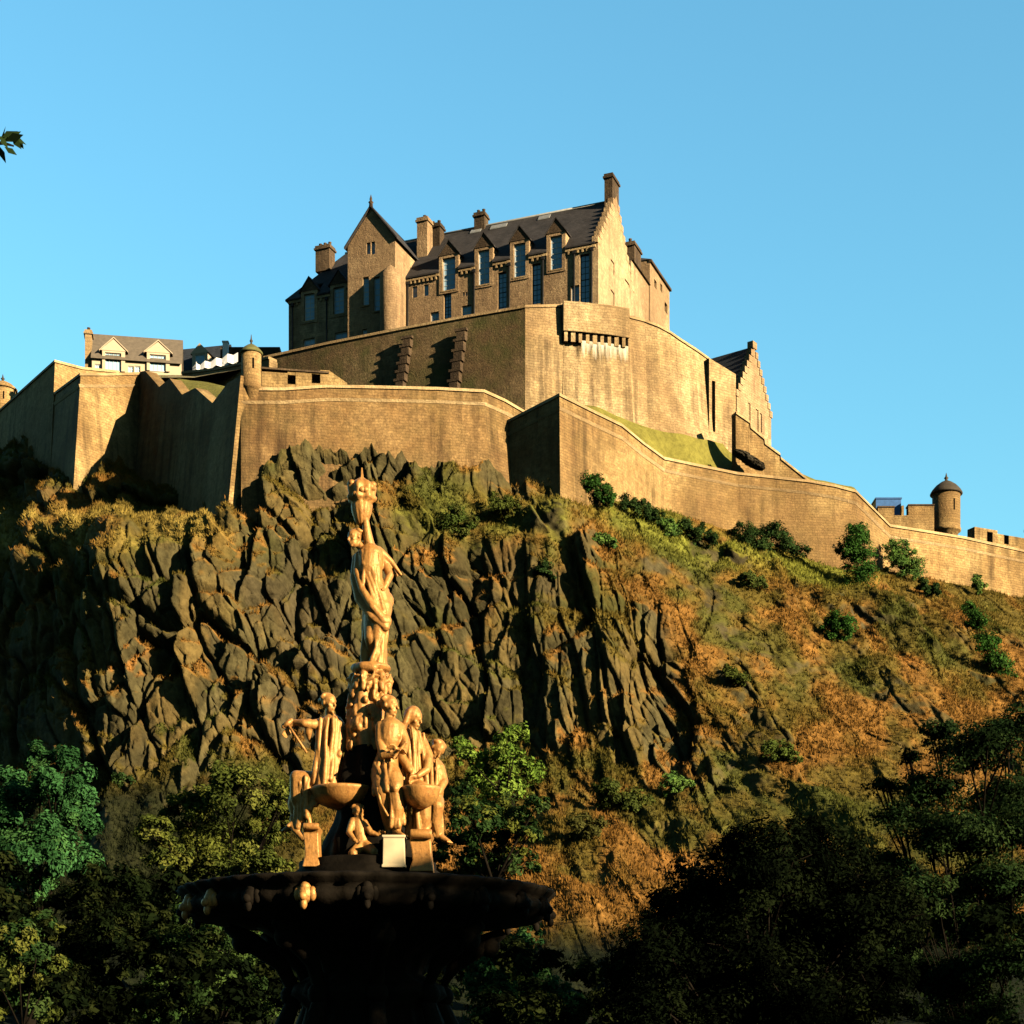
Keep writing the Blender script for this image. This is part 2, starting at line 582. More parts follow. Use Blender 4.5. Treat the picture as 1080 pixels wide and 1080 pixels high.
# profile columns of the crag: photo column -> (row, distance) from wall foot down to the garden
CT = {
    -420: [(520, 240), (560, 225), (610, 212), (650, 205), (720, 200), (800, 192), (860, 172), (950, 130), (1040, 96), (1193, 60)],
    -120: [(478, 208), (530, 198), (585, 188), (615, 184), (700, 181), (800, 176), (855, 160), (950, 124), (1040, 94), (1193, 60)],
    0: [(462, 192), (515, 178), (562, 166), (602, 160), (700, 157), (800, 152), (855, 140), (950, 116), (1040, 92), (1193, 60)],
    60: [(456, 183), (505, 170), (552, 157), (590, 151), (690, 148), (800, 143), (855, 133), (950, 112), (1040, 92), (1193, 60)],
    105: [(470, 174), (510, 163), (548, 150), (582, 144), (690, 140.5), (800, 136), (855, 129), (950, 110), (1040, 92), (1193, 60)],
    160: [(505, 169), (528, 158), (548, 149), (578, 144), (690, 140.5), (800, 136), (855, 128), (950, 110), (1040, 92), (1193, 60)],
    205: [(528, 158), (538, 153), (552, 147.5), (582, 143.5), (690, 140), (800, 136), (855, 128), (950, 110), (1040, 92), (1193, 60)],
    240: [(522, 147.5), (545, 145), (570, 143.5), (600, 142), (700, 139.5), (800, 136), (850, 128), (950, 110), (1040, 92), (1193, 60)],
    300: [(470, 147.6), (515, 146.2), (560, 144.8), (605, 143.5), (700, 140.5), (800, 136.5), (850, 128), (950, 110), (1040, 92), (1193, 60)],
    350: [(458, 147.9), (510, 146.6), (560, 145), (605, 144), (700, 141), (800, 137), (855, 128), (950, 110), (1040, 92), (1193, 60)],
    420: [(482, 148.9), (520, 147.6), (565, 145), (610, 143), (700, 141), (800, 137.5), (860, 128), (950, 110), (1040, 92), (1193, 60)],
    500: [(482, 150.3), (525, 148.8), (570, 145.5), (610, 143.5), (700, 141), (800, 137.5), (865, 126), (950, 109), (1040, 92), (1193, 60)],
    550: [(506, 152.5), (525, 149.5), (570, 145), (610, 143), (700, 140.5), (800, 137), (868, 124), (950, 108), (1040, 92), (1193, 60)],
    590: [(514, 151.2), (530, 148), (568, 143.5), (610, 142), (700, 139.5), (800, 135.5), (870, 123), (950, 108), (1040, 92), (1193, 60)],
    650: [(522, 158.8), (548, 153), (578, 147), (615, 143.5), (700, 139), (800, 134), (870, 123), (950, 108), (1040, 92), (1193, 60)],
    740: [(548, 168.4), (580, 159.5), (612, 151.5), (650, 146.5), (710, 140.5), (800, 133), (870, 122), (950, 107), (1040, 92), (1193, 60)],
    860: [(588, 174), (610, 166), (640, 157.5), (680, 150.5), (730, 143), (800, 133), (870, 121), (950, 106), (1040, 92), (1193, 60)],
    1000: [(612, 182), (634, 173), (665, 162), (705, 153), (750, 145), (805, 135), (870, 121), (950, 106), (1040, 91), (1193, 60)],
    1080: [(630, 187), (652, 178), (685, 166), (725, 156), (765, 147), (812, 136), (872, 121), (950, 105), (1040, 90), (1193, 60)],
    1240: [(668, 190), (690, 181), (722, 170), (758, 159), (792, 148), (830, 137), (880, 121), (950, 104), (1040, 88), (1193, 60)],
    1500: [(715, 198), (735, 188), (765, 176), (798, 163), (825, 150), (855, 138), (895, 121), (955, 104), (1045, 88), (1193, 60)],
}
cu = np.array(sorted(CT))
ct = np.array([CT[k] for k in cu], dtype=float)             # (cols, rows, 2)
us = np.concatenate([np.arange(-420, -30, 9), np.arange(-30, 1112, 1.15), np.arange(1115, 1500, 9)])
rowres = [64, 60, 60, 84, 92, 74, 72, 44, 20]
tv = np.concatenate([k + np.arange(n) / n for k, n in enumerate(rowres)] + [np.array([9.0])])
# interpolate rows (smooth-ish), then columns
rowsV = np.empty((len(cu), len(tv))); rowsY = np.empty_like(rowsV)
for i in range(len(cu)):
    rowsV[i] = np.interp(tv, np.arange(10), ct[i, :, 0])
    rowsY[i] = np.interp(tv, np.arange(10), ct[i, :, 1])
UV = np.empty((len(tv), len(us))); UY = np.empty_like(UV)
for j in range(len(tv)):
    UV[j] = np.interp(us, cu, rowsV[:, j])
    UY[j] = np.interp(us, cu, rowsY[:, j])
def box_blur(a, k, ax):
    if k < 1: return a
    pad = [(0, 0), (0, 0)]; pad[ax] = (k, k)
    c = np.cumsum(np.pad(a, pad, mode='edge'), axis=ax)
    z = np.zeros_like(np.take(c, [0], axis=ax))
    c = np.concatenate([z, c], axis=ax)
    n = a.shape[ax]
    hi = np.take(c, np.arange(2 * k + 1, 2 * k + 1 + n), axis=ax)
    lo = np.take(c, np.arange(0, n), axis=ax)
    return (hi - lo) / (2 * k + 1)
for _ in range(2):
    for A in (UV, UY):
        A[:] = box_blur(box_blur(A, 7, 1), 9, 0)
UU = np.broadcast_to(us, UV.shape)
edge_n = 22 * fbm(us / 26, us * 0 + 3.3, 15, 5, .6) + 5 * np.abs(fbm(us / 9, us * 0 + 8.1, 16, 3))
UV += edge_n[None, :] * np.clip(1 - tv / 1.1, 0, 1)[:, None] * sstep(640, 560, us)[None, :]
BX = (UU - 540) * UY / F
BY = UY.copy()
BZ = EYE + (HOR - UV) * UY / F

# rock / grass character
ridge = 606 + (UV - 520) * 0.50 + 14 * fbm(BX / 6, BZ / 6, 5)     # the crag's edge: rock to the left, grassy brae to the right
brae = sstep(-12, 40, UU - ridge)
low = sstep(805, 860, UV + 18 * fbm(BX / 7, BZ / 7, 9))
ledge_n = fbm(BX / 9, BZ / 4, 21)
rock = (1 - 0.80 * brae) * (1 - 0.62 * low)
topfade = sstep(0.0, 0.9, np.broadcast_to(tv[:, None], UV.shape))
leftledge = np.exp(-((UV - (556 + 0.02 * (UU - 120))) / 20) ** 2) * sstep(260, 215, UU)
shelf = np.exp(-((UV - (545 + 0.10 * (UU - 520))) / 30) ** 2) * sstep(395, 430, UU) * sstep(625, 590, UU)
rock = rock * (1 - 0.9 * np.clip(leftledge * .8 + 1.1 * shelf, 0, 1))

lean = 0.10 + 0.26 * sstep(480, 760, UU)
wx = BX + lean * BZ + 1.5 * fbm(BX / 7, BZ / 9, 31, 3)
wz = BZ + 1.5 * fbm(BX / 7, BZ / 7, 32, 3)
D = np.zeros_like(BX)
for (sx, sz, off, tx, tz, sd_) in ((8.5, 13.0, 0.95, 0.20, 0.16, 47), (3.7, 7.0, 0.85, 0.32, 0.20, 42), (1.7, 3.6, 0.42, 0.34, 0.22, 43), (0.75, 1.5, 0.13, 0.3, 0.22, 44)):
    r1, r2, r3, dx, dy, f1, f2 = cells(wx / sx, wz / sz, sd_)
    d = (r1 - 0.5) * 2 * off + dx * sx * (r2 - 0.66) * 2 * tx + dy * sz * (r3 - 0.35) * 2 * tz
    # clefts between the columns
    d -= off * 0.9 * np.exp(-((f2 - f1) / 0.07) ** 2)
    D += d
D += 0.22 * fbm(BX / 1.3, BZ / 1.9, 51, 5) + 0.8 * fbm(BX / 7, BZ / 9, 52, 4)
D *= 1 - 0.5 * np.exp(-((UU - 570) / 75) ** 2)
# the brae: soft hummocks with slanting outcrops
bx2 = BX + 0.75 * BZ
r1, r2, r3, dx, dy, f1, f2 = cells(bx2 / 5.0 + 0.3 * fbm(BX / 4, BZ / 4, 61), (BZ - 0.3 * BX) / 9.0, 62)
outc = sstep(0.50, 0.56, r1) * sstep(0.0, 0.25, f2 - f1)
hum = 1.1 * fbm(BX / 6, BY / 6, 63, 5, 0.55) + 0.45 * fbm(BX / 1.4, BZ / 1.4, 64, 4) + outc * (0.9 + dx * 3.0)
DD = rock * D + (1 - rock) * hum
DD *= np.clip(topfade * 1.2 + 0.30, 0, 1)
basefade = sstep(9.0, 7.6, np.broadcast_to(tv[:, None], UV.shape))
DD *= basefade
DD = 0.3 * DD + 0.7 * box_blur(box_blur(DD, 1, 0), 1, 1)
# recess cutting the left flank into shade
TX, TY, TZ = BX - DD * 0.10, BY - DD * 0.95, BZ + DD * 0.28
V = np.stack([TX, TY, TZ], -1)

# normals
du = np.gradient(V, axis=1); dv = np.gradient(V, axis=0)
N = np.cross(du, -dv); N /= np.maximum(np.linalg.norm(N, axis=-1, keepdims=True), 1e-9)
nz = N[..., 2]
nzs = box_blur(box_blur(nz, 2, 0), 2, 1)

# material colours (what grows or is exposed where, with shade at the foot)
def mixc(a, b, k): return a * (1 - k[..., None]) + np.array(b) * k[..., None]
fa = fbm(BX / 3.0, BZ / 3.0, 71, 5); fb = fbm(BX / 10, BZ / 10, 72, 4); fc = fbm(BX / 1.1, BZ / 1.1, 73, 4)
colr = np.zeros(V.shape) + np.array([0.070, 0.059, 0.027])
rr1 = cells(wx / 3.3, wz / 8.0, 42)[0]
colr *= (0.68 + 0.75 * rr1)[..., None]
colr = mixc(colr, (0.066, 0.066, 0.018), sstep(-0.15, 0.35, fb + 0.5 * fa) * 0.85)          # mossy olive
colr = mixc(colr, (0.074, 0.059, 0.034), sstep(0.2, 0.6, fbm(BX / 8, BZ / 14, 74)) * 0.7)   # purple-grey basalt
colr = mixc(colr, (0.14, 0.100, 0.036), sstep(0.15, 0.45, fbm(BX / 4.5, BZ / 7, 75, 5)) * 0.85)  # lichen / rust
tan_left = sstep(420, 180, UU)
colr = mixc(colr, (0.155, 0.108, 0.038), tan_left * sstep(-0.1, 0.4, fbm(BX / 2.4, BZ / 4, 76)) * 0.65)
# vegetation
veg = sstep(0.36, 0.58, nzs + 0.30 * fa + 0.12 * fb + 0.1 * fc) * 0.95
veg = np.maximum(veg, sstep(0.22, 0.5, nzs + 0.55 * fbm(BX / 5, BZ / 4, 78, 4) + 0.2 * fa) * sstep(-0.05, 0.25, fbm(BX / 8, BZ / 6, 79, 3)) * 0.85)
veg = np.maximum(veg, brae * sstep(-0.35, 0.05, fa + 0.55 * fb + 0.25 - 1.0 * outc))
veg = np.maximum(veg, low * sstep(-0.4, 0.1, fb + 0.6 * fa + 0.12))
veg = np.maximum(veg, np.clip(leftledge * 1.4, 0, 1) * sstep(-0.6, -0.1, fa))
veg = np.maximum(veg, np.clip(shelf * 1.3, 0, 1) * sstep(-0.5, 0.0, fa))
grass = np.zeros(V.shape) + np.array([0.235, 0.118, 0.029])                    # russet grass
grass = mixc(grass, (0.31, 0.145, 0.036), sstep(0.1, 0.5, fbm(BX / 5, BZ / 5, 81, 5)))
grass = mixc(grass, (0.105, 0.088, 0.019), sstep(-0.2, 0.25, fbm(BX / 4, BZ / 4, 82, 5)) * 0.85)  # olive
grass = mixc(grass, (0.065, 0.08, 0.018), sstep(0.02, 0.4, fbm(BX / 6, BZ / 5, 83, 5)) * 0.8)   # green
topband = brae * np.exp(-((np.broadcast_to(tv[:, None], UV.shape) - 0.7) / 0.7) ** 2) * sstep(960, 860, UU)
grass = mixc(grass, (0.20, 0.21, 0.035), np.clip(topband * 1.1, 0, 1) * sstep(-0.5, 0.2, fa))
grass = mixc(grass, (0.33, 0.24, 0.06), np.clip(leftledge * 1.3, 0, 1) * sstep(-0.5, 0.3, fa + 0.3 * fc))
grass = mixc(grass, (0.15, 0.15, 0.03), np.clip(shelf, 0, 1) * sstep(-0.1, 0.4, fbm(BX / 3, BZ / 3, 84)))
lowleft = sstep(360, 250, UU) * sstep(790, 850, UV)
grass = mixc(grass, (0.02, 0.024, 0.009), np.clip(lowleft, 0, 1))  # shade of cliff and trees put into the low left grass
grass = mixc(grass, (0.012, 0.016, 0.006), sstep(955, 1010, UV))  # tree shade at the rock's foot put into the grass colour
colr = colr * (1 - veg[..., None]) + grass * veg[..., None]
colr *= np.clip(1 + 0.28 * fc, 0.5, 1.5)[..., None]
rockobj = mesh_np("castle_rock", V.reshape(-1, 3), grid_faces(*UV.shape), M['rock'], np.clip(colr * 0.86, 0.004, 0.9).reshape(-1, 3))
tag(rockobj, "dark craggy volcanic rock with russet grass on its slopes", "crag", None, "structure")

# tufts of dry grass and low growth on the rock, too many to count
def scatter_tufts(name, mask, n, hmin, hmax, label, seed, dark=1.0):
    rng = np.random.default_rng(seed)
    w = np.clip(mask, 0, 1).ravel().copy()
    area = np.linalg.norm(np.cross(du, dv), axis=-1).ravel()
    w *= area
    c = np.cumsum(w); c /= c[-1]
    idx = np.searchsorted(c, rng.random(n))
    base = V.reshape(-1, 3)[idx] + rng.normal(0, 0.06, (n, 3))
    nb = N.reshape(-1, 3)[idx]
    cc = np.clip(grass.reshape(-1, 3)[idx] * 0.88, 0.01, 1)
    K = 5
    base = np.repeat(base, K, 0); nb = np.repeat(nb, K, 0)
    cc = np.repeat(cc, K, 0) * rng.uniform(0.82, 1.2, (n * K, 1)) * dark
    up = nb * 0.55 + np.array([0, -0.05, 0.8]) + rng.normal(0, 0.42, (n * K, 3))
    up /= np.linalg.norm(up, axis=1, keepdims=True)
    side = np.cross(up, rng.normal(0, 1, (n * K, 3))); side /= np.linalg.norm(side, axis=1, keepdims=True)
    h = rng.uniform(hmin, hmax, (n * K, 1))
    wv = h * rng.uniform(0.09, 0.2, (n * K, 1))
    base = base + rng.normal(0, 0.10, base.shape) * (1, 1, 0.4) - nb * 0.08
    tri = np.stack([base - side * wv, base + side * wv, base + up * h], 1).reshape(-1, 3)
    o = mesh_np(name, tri, np.arange(n * K * 3).reshape(-1, 3), M['leaf'], np.repeat(np.clip(cc, 0, 1), 3, 0))
    return tag(o, label, "grass", None, "stuff")

infr = sstep(-60, -20, UU) * sstep(1140, 1100, UU)
lowcut = sstep(1060, 980, UV)
scatter_tufts("dry_grass", infr * sstep(0.55, 0.8, veg) * lowcut * (0.3 + sstep(-0.1, 0.4, fa)), 95000, 0.15, 0.42, "tufts of dry russet and olive grass over the rock's slopes", 5)

# ------------------------------------------------------------------ ramparts
def miter(pts):
    """outward (towards the garden) unit normals of a plan polyline running from photo-left to photo-right"""
    ns = []
    for i in range(len(pts)):
        ds = []
        if i > 0: ds.append((pts[i] - pts[i - 1]).xy.normalized())
        if i < len(pts) - 1: ds.append((pts[i + 1] - pts[i]).xy.normalized())
        nn = Vector((0, 0))
        for d in ds: nn += Vector((d.y, -d.x))
        nn.normalize()
        k = nn.dot(Vector((ds[0].y, -ds[0].x)))
        ns.append(nn / max(k, 0.45))
    return ns


def strip(mb, pts, outer0, outer1, inner, z0s, z1s):
    """closed wall strip: outer0 = outward offset at the bottom, outer1 at the top, inner offset (negative)"""
    ns = miter(pts)
    vs = []
    for p, n, z0, z1 in zip(pts, ns, z0s, z1s):
        ob = outer0(z1 - z0) if callable(outer0) else outer0
        vs += [(p.x + n.x * ob, p.y + n.y * ob, z0), (p.x + n.x * outer1, p.y + n.y * outer1, z1),
               (p.x + n.x * inner, p.y + n.y * inner, z1), (p.x + n.x * inner, p.y + n.y * inner, z0)]
    fs = []
    for i in range(len(pts) - 1):
        a, b = i * 4, i * 4 + 4
        for k in range(4):
            fs.append((a + k, b + k, b + (k + 1) % 4, a + (k + 1) % 4))
    fs.append((0, 1, 2, 3)); e = (len(pts) - 1) * 4
    fs.append((e + 3, e + 2, e + 1, e))
    mb.add(vs, fs)


def rampart(name, label, pts, bottoms, thick=2.2, batter=0.10, mat='wall', coping=True, cord=1.35, group=None, cat="rampart wall"):
    pts = [Vector(p) for p in pts]
    r = thing(name, (pts[0].x, pts[0].y, pts[0].z), label, cat, group)
    cw = 0.28 if coping else 0.0
    m = MB(); strip(m, pts, lambda h: h * batter, 0.0, -thick, bottoms, [p.z - cw for p in pts])
    m.build('masonry', M[mat], r)
    if coping:
        m = MB(); strip(m, pts, 0.14, 0.10, -1.1, [p.z - cw + 0.004 for p in pts], [p.z for p in pts])
        m.build('coping', M['trim'], r)
    if cord:
        m = MB(); strip(m, pts, cord * batter + 0.03, 0.16 + cord * batter, -0.25, [p.z - cord - 0.14 for p in pts], [p.z - cord + 0.1 for p in pts])
        m.build('string_course', M['trim'], r)
    return r


def PZ(u, v, Z):
    return P(u, v, (Z - EYE) * F / (HOR - v))


# long lower wall on the right
FZ = 61.4
fpts = [PZ(u, v, z + FZ - 60) for u, v, z in ((590, 415, 60), (622, 431, 60), (655, 447, 60), (678, 466, 60), (700, 482, 60), (738, 490, 60), (777, 498, 60),
        (815, 502, 59.9), (851, 506, 59.7), (880, 511, 59.4), (902, 517, 59.1), (920, 535, 58.3), (938, 553, 57.6), (975, 559, 57.6), (1017, 566, 57.6), (1080, 580, 57.5), (1240, 610, 57.3), (1460, 650, 57))]
F0 = P(513, 455, 156.4)
rampart('rampart_wall', "long sunlit stone wall stepping down above the russet slope, its short end in black shade",
        [F0 + Vector((-1.6, 3.6, 0.1)), F0] + fpts, [44, 44, 44, 44.5, 45, 45.5, 46, 46.5, 47, 47.5, 48, 48, 47, 46, 45, 44, 42, 38, 35, 32], 2.0, 0.05)

# middle bastion wall
epts = [P(254, 409, 148.5), P(300, 409, 149.2), P(345, 406, 149.9), P(400, 407, 150.6), P(460, 408.5, 151.6), P(510, 411, 152.6), PZ(532, 421, 62.4), PZ(556, 435, 62.4), PZ(600, 450, 62.4)]
E = rampart('bastion_wall', "broad tan bastion wall rising from the crag behind the tall statue",
            epts, [46, 49, 50, 50, 50, 49, 48, 48, 48], 2.4, 0.13, 'walle')
# raised gun parapet with two openings
m = MB()
g0, g1 = P(276, 409, 148.9), P(347, 406, 149.9)
gd = (g1 - g0); gl = gd.xy.length; gx_ = Vector((gd.x, gd.y)).normalized(); gy_ = Vector((-gx_.y, gx_.x))
def gp_at(s, zoff): return (g0 + gd * (s / gl)) + Vector((0, 0, zoff))
segs = [(0, 2.25), (2.95, 4.35), (5.1, gl)]
for a, b in segs:
    c = (gp_at((a + b) / 2, 0)); c2 = c + Vector((gy_.x, gy_.y, 0)) * 0.7
    m.obox((c2.x, c2.y), gx_, gy_, b - a, 1.2, c.z - 0.1, c.z + 1.35)
for a, b in ((2.25, 2.95), (4.35, 5.1)):
    c = gp_at((a + b) / 2, 0); c2 = c + Vector((gy_.x, gy_.y, 0)) * 0.7
    m.obox((c2.x, c2.y), gx_, gy_, b - a, 1.15, c.z - 0.1, c.z + 0.25)
    m.obox((c2.x, c2.y), gx_, gy_, b - a, 1.15, c.z + 1.05, c.z + 1.34)
    c3 = c + Vector((gy_.x, gy_.y, 0)) * 1.2
    m.obox((c3.x, c3.y), gx_, gy_, b - a - .01, 0.1, c.z + 0.25, c.z + 1.05)
# sloping ends
m.hexa([gp_at(gl, -0.1) + Vector((gy_.x, gy_.y, 0)) * k for k in (0.12,)] * 1 + [gp_at(gl, -0.1) + Vector((gy_.x, gy_.y, 0)) * 1.2, gp_at(gl, -0.1) + Vector((gy_.x, gy_.y, 0)) * 1.2 + gd / gl * 1.6, gp_at(gl, -0.1) + Vector((gy_.x, gy_.y, 0)) * 0.12 + gd / gl * 1.6],
       [gp_at(gl, 1.34) + Vector((gy_.x, gy_.y, 0)) * 0.12, gp_at(gl, 1.34) + Vector((gy_.x, gy_.y, 0)) * 1.2, gp_at(gl, 0.15) + Vector((gy_.x, gy_.y, 0)) * 1.2 + gd / gl * 1.6, gp_at(gl, 0.15) + Vector((gy_.x, gy_.y, 0)) * 0.12 + gd / gl * 1.6])
m.build('gun_parapet', M['wall'], E)
m = MB(); a, b = gp_at(-0.1, 0), gp_at(gl, 0); c = (a + b) / 2 + Vector((gy_.x, gy_.y, 0)) * 0.66
m.obox((c.x, c.y), gx_, gy_, gl + 0.1, 1.4, c.z + 1.352, c.z + 1.5)
m.build('gun_parapet_coping', M['sooty'], E)


def turret(name, label, u, v_base, v_eave, v_top, hw, Y, fin=True, corbel=True, capmat='capstone', ogee=True):
    c = P(u, v_base, Y); r = hw * Y / F
    ze, zt = P(u, v_eave, Y).z, P(u, v_top, Y).z
    t = thing(name, c, label, "turret", "corner turrets on the ramparts")
    m = MB()
    prof = [(r * 0.15, c.z - 1.7), (r * 0.6, c.z - 1.1), (r * 0.96, c.z - 0.35), (r * 1.05, c.z - 0.3), (r * 1.05, c.z - 0.05), (r, c.z)] if corbel else [(r * 1.06, c.z - 1.5), (r, c.z)]
    m.lathe((c.x, c.y), prof + [(r, ze)], 28)
    m.build('turret_drum', M['wall'], t)
    m = MB()
    h = zt - ze
    if ogee:
        pf = [(r * 0.9, ze + .004), (r * 1.16, ze + 0.02), (r * 1.16, ze + 0.14), (r * 1.02, ze + h * 0.32), (r * 0.75, ze + h * 0.62), (r * 0.38, ze + h * 0.88), (r * 0.12, ze + h)]
    else:
        pf = [(r * 0.9, ze + .004), (r * 1.14, ze + 0.02), (r * 1.14, ze + 0.12), (r * 0.62, ze + h * 0.55), (r * 0.1, ze + h)]
    m.lathe((c.x, c.y), pf, 28)
    m.build('turret_cap', M[capmat], t)
    if fin:
        m = MB()
        m.lathe((c.x, c.y), [(r * 0.14, zt - 0.05), (r * 0.08, zt + 0.12), (r * 0.17, zt + 0.28), (r * 0.08, zt + 0.42), (0.02, zt + 0.85)], 12)
        m.build('finial', M['capstone'], t)
    for k in range(2):
        m = MB()
        a = math.radians(-70 + 75 * k)
        d = Vector((math.cos(a), math.sin(a))); q = Vector((-d.y, d.x))
        m.obox((c.x + d.x * (r - 0.03), c.y + d.y * (r - 0.03)), q, d, 0.16, 0.1, c.z + (ze - c.z) * 0.45, c.z + (ze - c.z) * 0.78)
        m.build('gun_slit', M['dark'], t)
    return t


turret('sentry_turret', "small domed sentry turret on the tan bastion's corner beside the shaded ramparts", 265, 407, 374, 363, 10.5, 149.0, True, True, 'moss')
turret('sentry_turret', "round sentry turret with dark conical cap on the long wall's lower end", 998, 558, 522, 507, 14.5, 184.4, True, True, 'capstone')
turret('sentry_turret', "sentry turret cut off by the photo's edge at the far end of the long wall", 1093, 577, 560, 548, 11, 190, True, True, 'capstone')

# shaded wall with zigzag top, facing away from the sun
zz = [(148, 392, 175.0), (153, 391, 173.7), (168, 408, 169.7), (179, 399, 166.8), (192, 416, 163.3), (206, 409, 159.6), (224, 425, 155.0), (240, 404, 151.2), (254, 396, 148.2)]
rampart('zigzag_wall', "shaded rampart with a sawtooth top running back from the domed turret",
        [P(*q) for q in zz], [50, 50, 48, 48, 47, 46, 45, 45, 45], 1.2, 0.10, cord=0, coping=False)
rampart('angle_wall', "sunlit rampart angle with flat coping next to the sawtooth wall",
        [P(28, 436, 189), P(85, 394, 168.3), P(118, 393.5, 171.5), P(149, 392.5, 175.2)], [52, 48, 50, 50], 2.2, 0.10)
rampart('outer_angle_wall', "outermost rampart angle with a pale sunlit end and a long dark flank",
        [P(-110, 505, 214), P(-40, 461, 200), P(0, 432, 192), P(58, 380, 178), P(86, 387, 181.5), P(125, 391, 186)], [55, 55, 54, 54, 56, 56], 2.2, 0.10, cord=0)
turret('sentry_turret', "low capped turret at the photo's edge beyond the outermost rampart angle", 3, 436, 412, 402, 13, 205, True, False, 'wall')
rampart('distant_wall', "weathered dim wall behind the sawtooth rampart under the white marquee", [P(192, 392, 194), P(228, 388, 189), P(284, 376, 183.5)], [66, 66, 66], 1.5, 0.02, 'wallg', cord=0)

# upper rampart under the great building
G = []
gA = [PZ(278, 376, 79), PZ(345, 361, 79), PZ(420, 346, 79), PZ(490, 333, 79), PZ(554, 322, 79)]
rampart('upper_rampart', "dim mottled upper rampart under the great building, slanting up to a sharp corner",
        gA + [P(573, 321.5, 173.5), P(591, 321, 174.3), P(604, 323, 176)], [62, 62, 62, 62, 61, 61, 61, 61], 2.5, 0.045, 'wallg', cord=0)
ptsB = [PZ(592, 320, 80), PZ(612, 321.5, 80), PZ(640, 324.5, 80), PZ(662, 328, 80), PZ(664, 333, 79.6), PZ(680, 337, 79.5), PZ(693, 342, 79.1), PZ(706, 349, 78.7), PZ(719, 358, 78.2), PZ(733, 367, 77.7), PZ(747, 377, 77.4), PZ(753, 384, 77.3)]
HB = rampart('round_bastion', "bright rounded bastion below the great building's gable, with pale streaks under a row of slots",
             ptsB, [61, 61, 61, 61, 61, 61, 61, 61, 62, 62, 62, 62], 2.5, 0.085, 'wallg', cord=0)
# corbelled parapet over the slots: stands forward of the bastion
pj = [PZ(593, 320.5, 79.75), PZ(612, 322, 79.75), PZ(640, 325, 79.75), PZ(661, 328.5, 79.75)]
m = MB(); strip(m, pj, 0.72, 0.72, -0.6, [76.75] * 4, [79.76] * 4); m.build('parapet', M['wallg'], HB)
for k in range(9):
    u = 596.0 + k * 7.6
    q = PZ(u, 321 + (u - 593) * 0.11, 79.75)
    m = MB()
    m.obox((q.x + 0.05, q.y - 0.36), (1, 0.06), (-0.06, 1), 0.34 + .1 * (k % 3 == 1), 0.64, 75.75, 76.746, 1.0)
    m.build('corbel', M['trim'], HB)
# dark strip painted as the shade in the slots between the corbels
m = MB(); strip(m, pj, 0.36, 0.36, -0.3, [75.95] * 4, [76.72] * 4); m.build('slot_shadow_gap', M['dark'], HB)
# pale lime streaks under the slots: thin runs of leached lime on the stone
m_, n_, b_, o_ = mat_new("lime_streaks")
t_ = NT(n_); uv_ = t_.node("ShaderNodeUVMap").outputs[0]
nz_ = t_.noise(t_.mapping(uv_, (2.6, 0.22, 1)), 1.0, 8, 0.75)
sep = t_.node("ShaderNodeSeparateXYZ"); t_.link(t_.node("ShaderNodeNewGeometry").outputs["Position"], sep.inputs[0])
fz = t_.node("ShaderNodeMapRange"); t_.link(sep.outputs[2], fz.inputs[0]); fz.inputs[1].default_value = 71.6; fz.inputs[2].default_value = 76.2
tr_ = t_.node("ShaderNodeBsdfTransparent"); mx_ = t_.node("ShaderNodeMixShader")
b_.inputs["Base Color"].default_value = (0.74, 0.68, 0.55, 1); b_.inputs["Roughness"].default_value = 0.95
t_.link(t_.ramp(t_.math('MULTIPLY', nz_, fz.outputs[0]), 0.30, 0.56), mx_.inputs[0]); t_.link(tr_.outputs[0], mx_.inputs[1]); t_.link(b_.outputs[0], mx_.inputs[2]); t_.link(mx_.outputs[0], o_.inputs[0])
ns_ = miter(pj[1:])
vs, fs = [], []
for p, n in zip(pj[1:], ns_):
    for z in (76.0, 71.6):
        o_b = 0.085 * (80 - z) + 0.05
        vs.append((p.x + n.x * o_b, p.y + n.y * o_b, z))
for i in range(2): fs.append((2 * i, 2 * i + 1, 2 * i + 3, 2 * i + 2))
m = MB(); m.add(vs, fs); m.build('lime_streaks', m_, HB)

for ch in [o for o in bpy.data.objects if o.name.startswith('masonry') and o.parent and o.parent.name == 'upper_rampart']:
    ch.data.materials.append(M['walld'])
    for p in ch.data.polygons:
        if p.normal.x < -0.2 and p.normal.y < 0: p.material_index = 1  # faces turned from the sun: moss, plus shade put into the colour
# dark stepped slabs standing in for ladder-like shadows on the dim wall
UR = [o for o in bpy.data.objects if o.name == 'upper_rampart'][0]
for (ub, vt, vb, w) in ((432, 357, 399, 1.6), (489, 349, 403, 1.7)):
    a, b = PZ(ub - 10, 345, 79), PZ(ub + 10, 341, 79)
    dx = (gA[-1] - gA[0]).xy.normalized(); nx_ = Vector((dx.y, -dx.x))
    Y0 = np.interp(ub, [278, 345, 420, 490, 554], [q.y for q in gA]); X0 = (ub - 540) * Y0 / F
    zt, zb = P(ub, vt, Y0).z, P(ub, vb, Y0).z - 2
    m = MB(); nst = 7
    for k in range(nst):
        z1 = zt - (zt - zb) * k / nst; z0 = zt - (zt - zb) * (k + 1) / nst
        out = 0.15 + 0.06 * k
        s = (0.14 * k)
        c = Vector((X0, Y0)) + nx_ * (out / 2 + 0.3) - dx * s
        m.obox((c.x, c.y), dx, nx_, w * 0.55, out + 0.6, z0, z1 - 0.28)
        c = Vector((X0, Y0)) + nx_ * (out / 2 + 0.5) - dx * s
        m.obox((c.x, c.y), dx, nx_, w * 0.8, out + 0.3, z1 - 0.28, z1 - 0.02)
    m.build('shadow_steps', M['sooty'], UR)

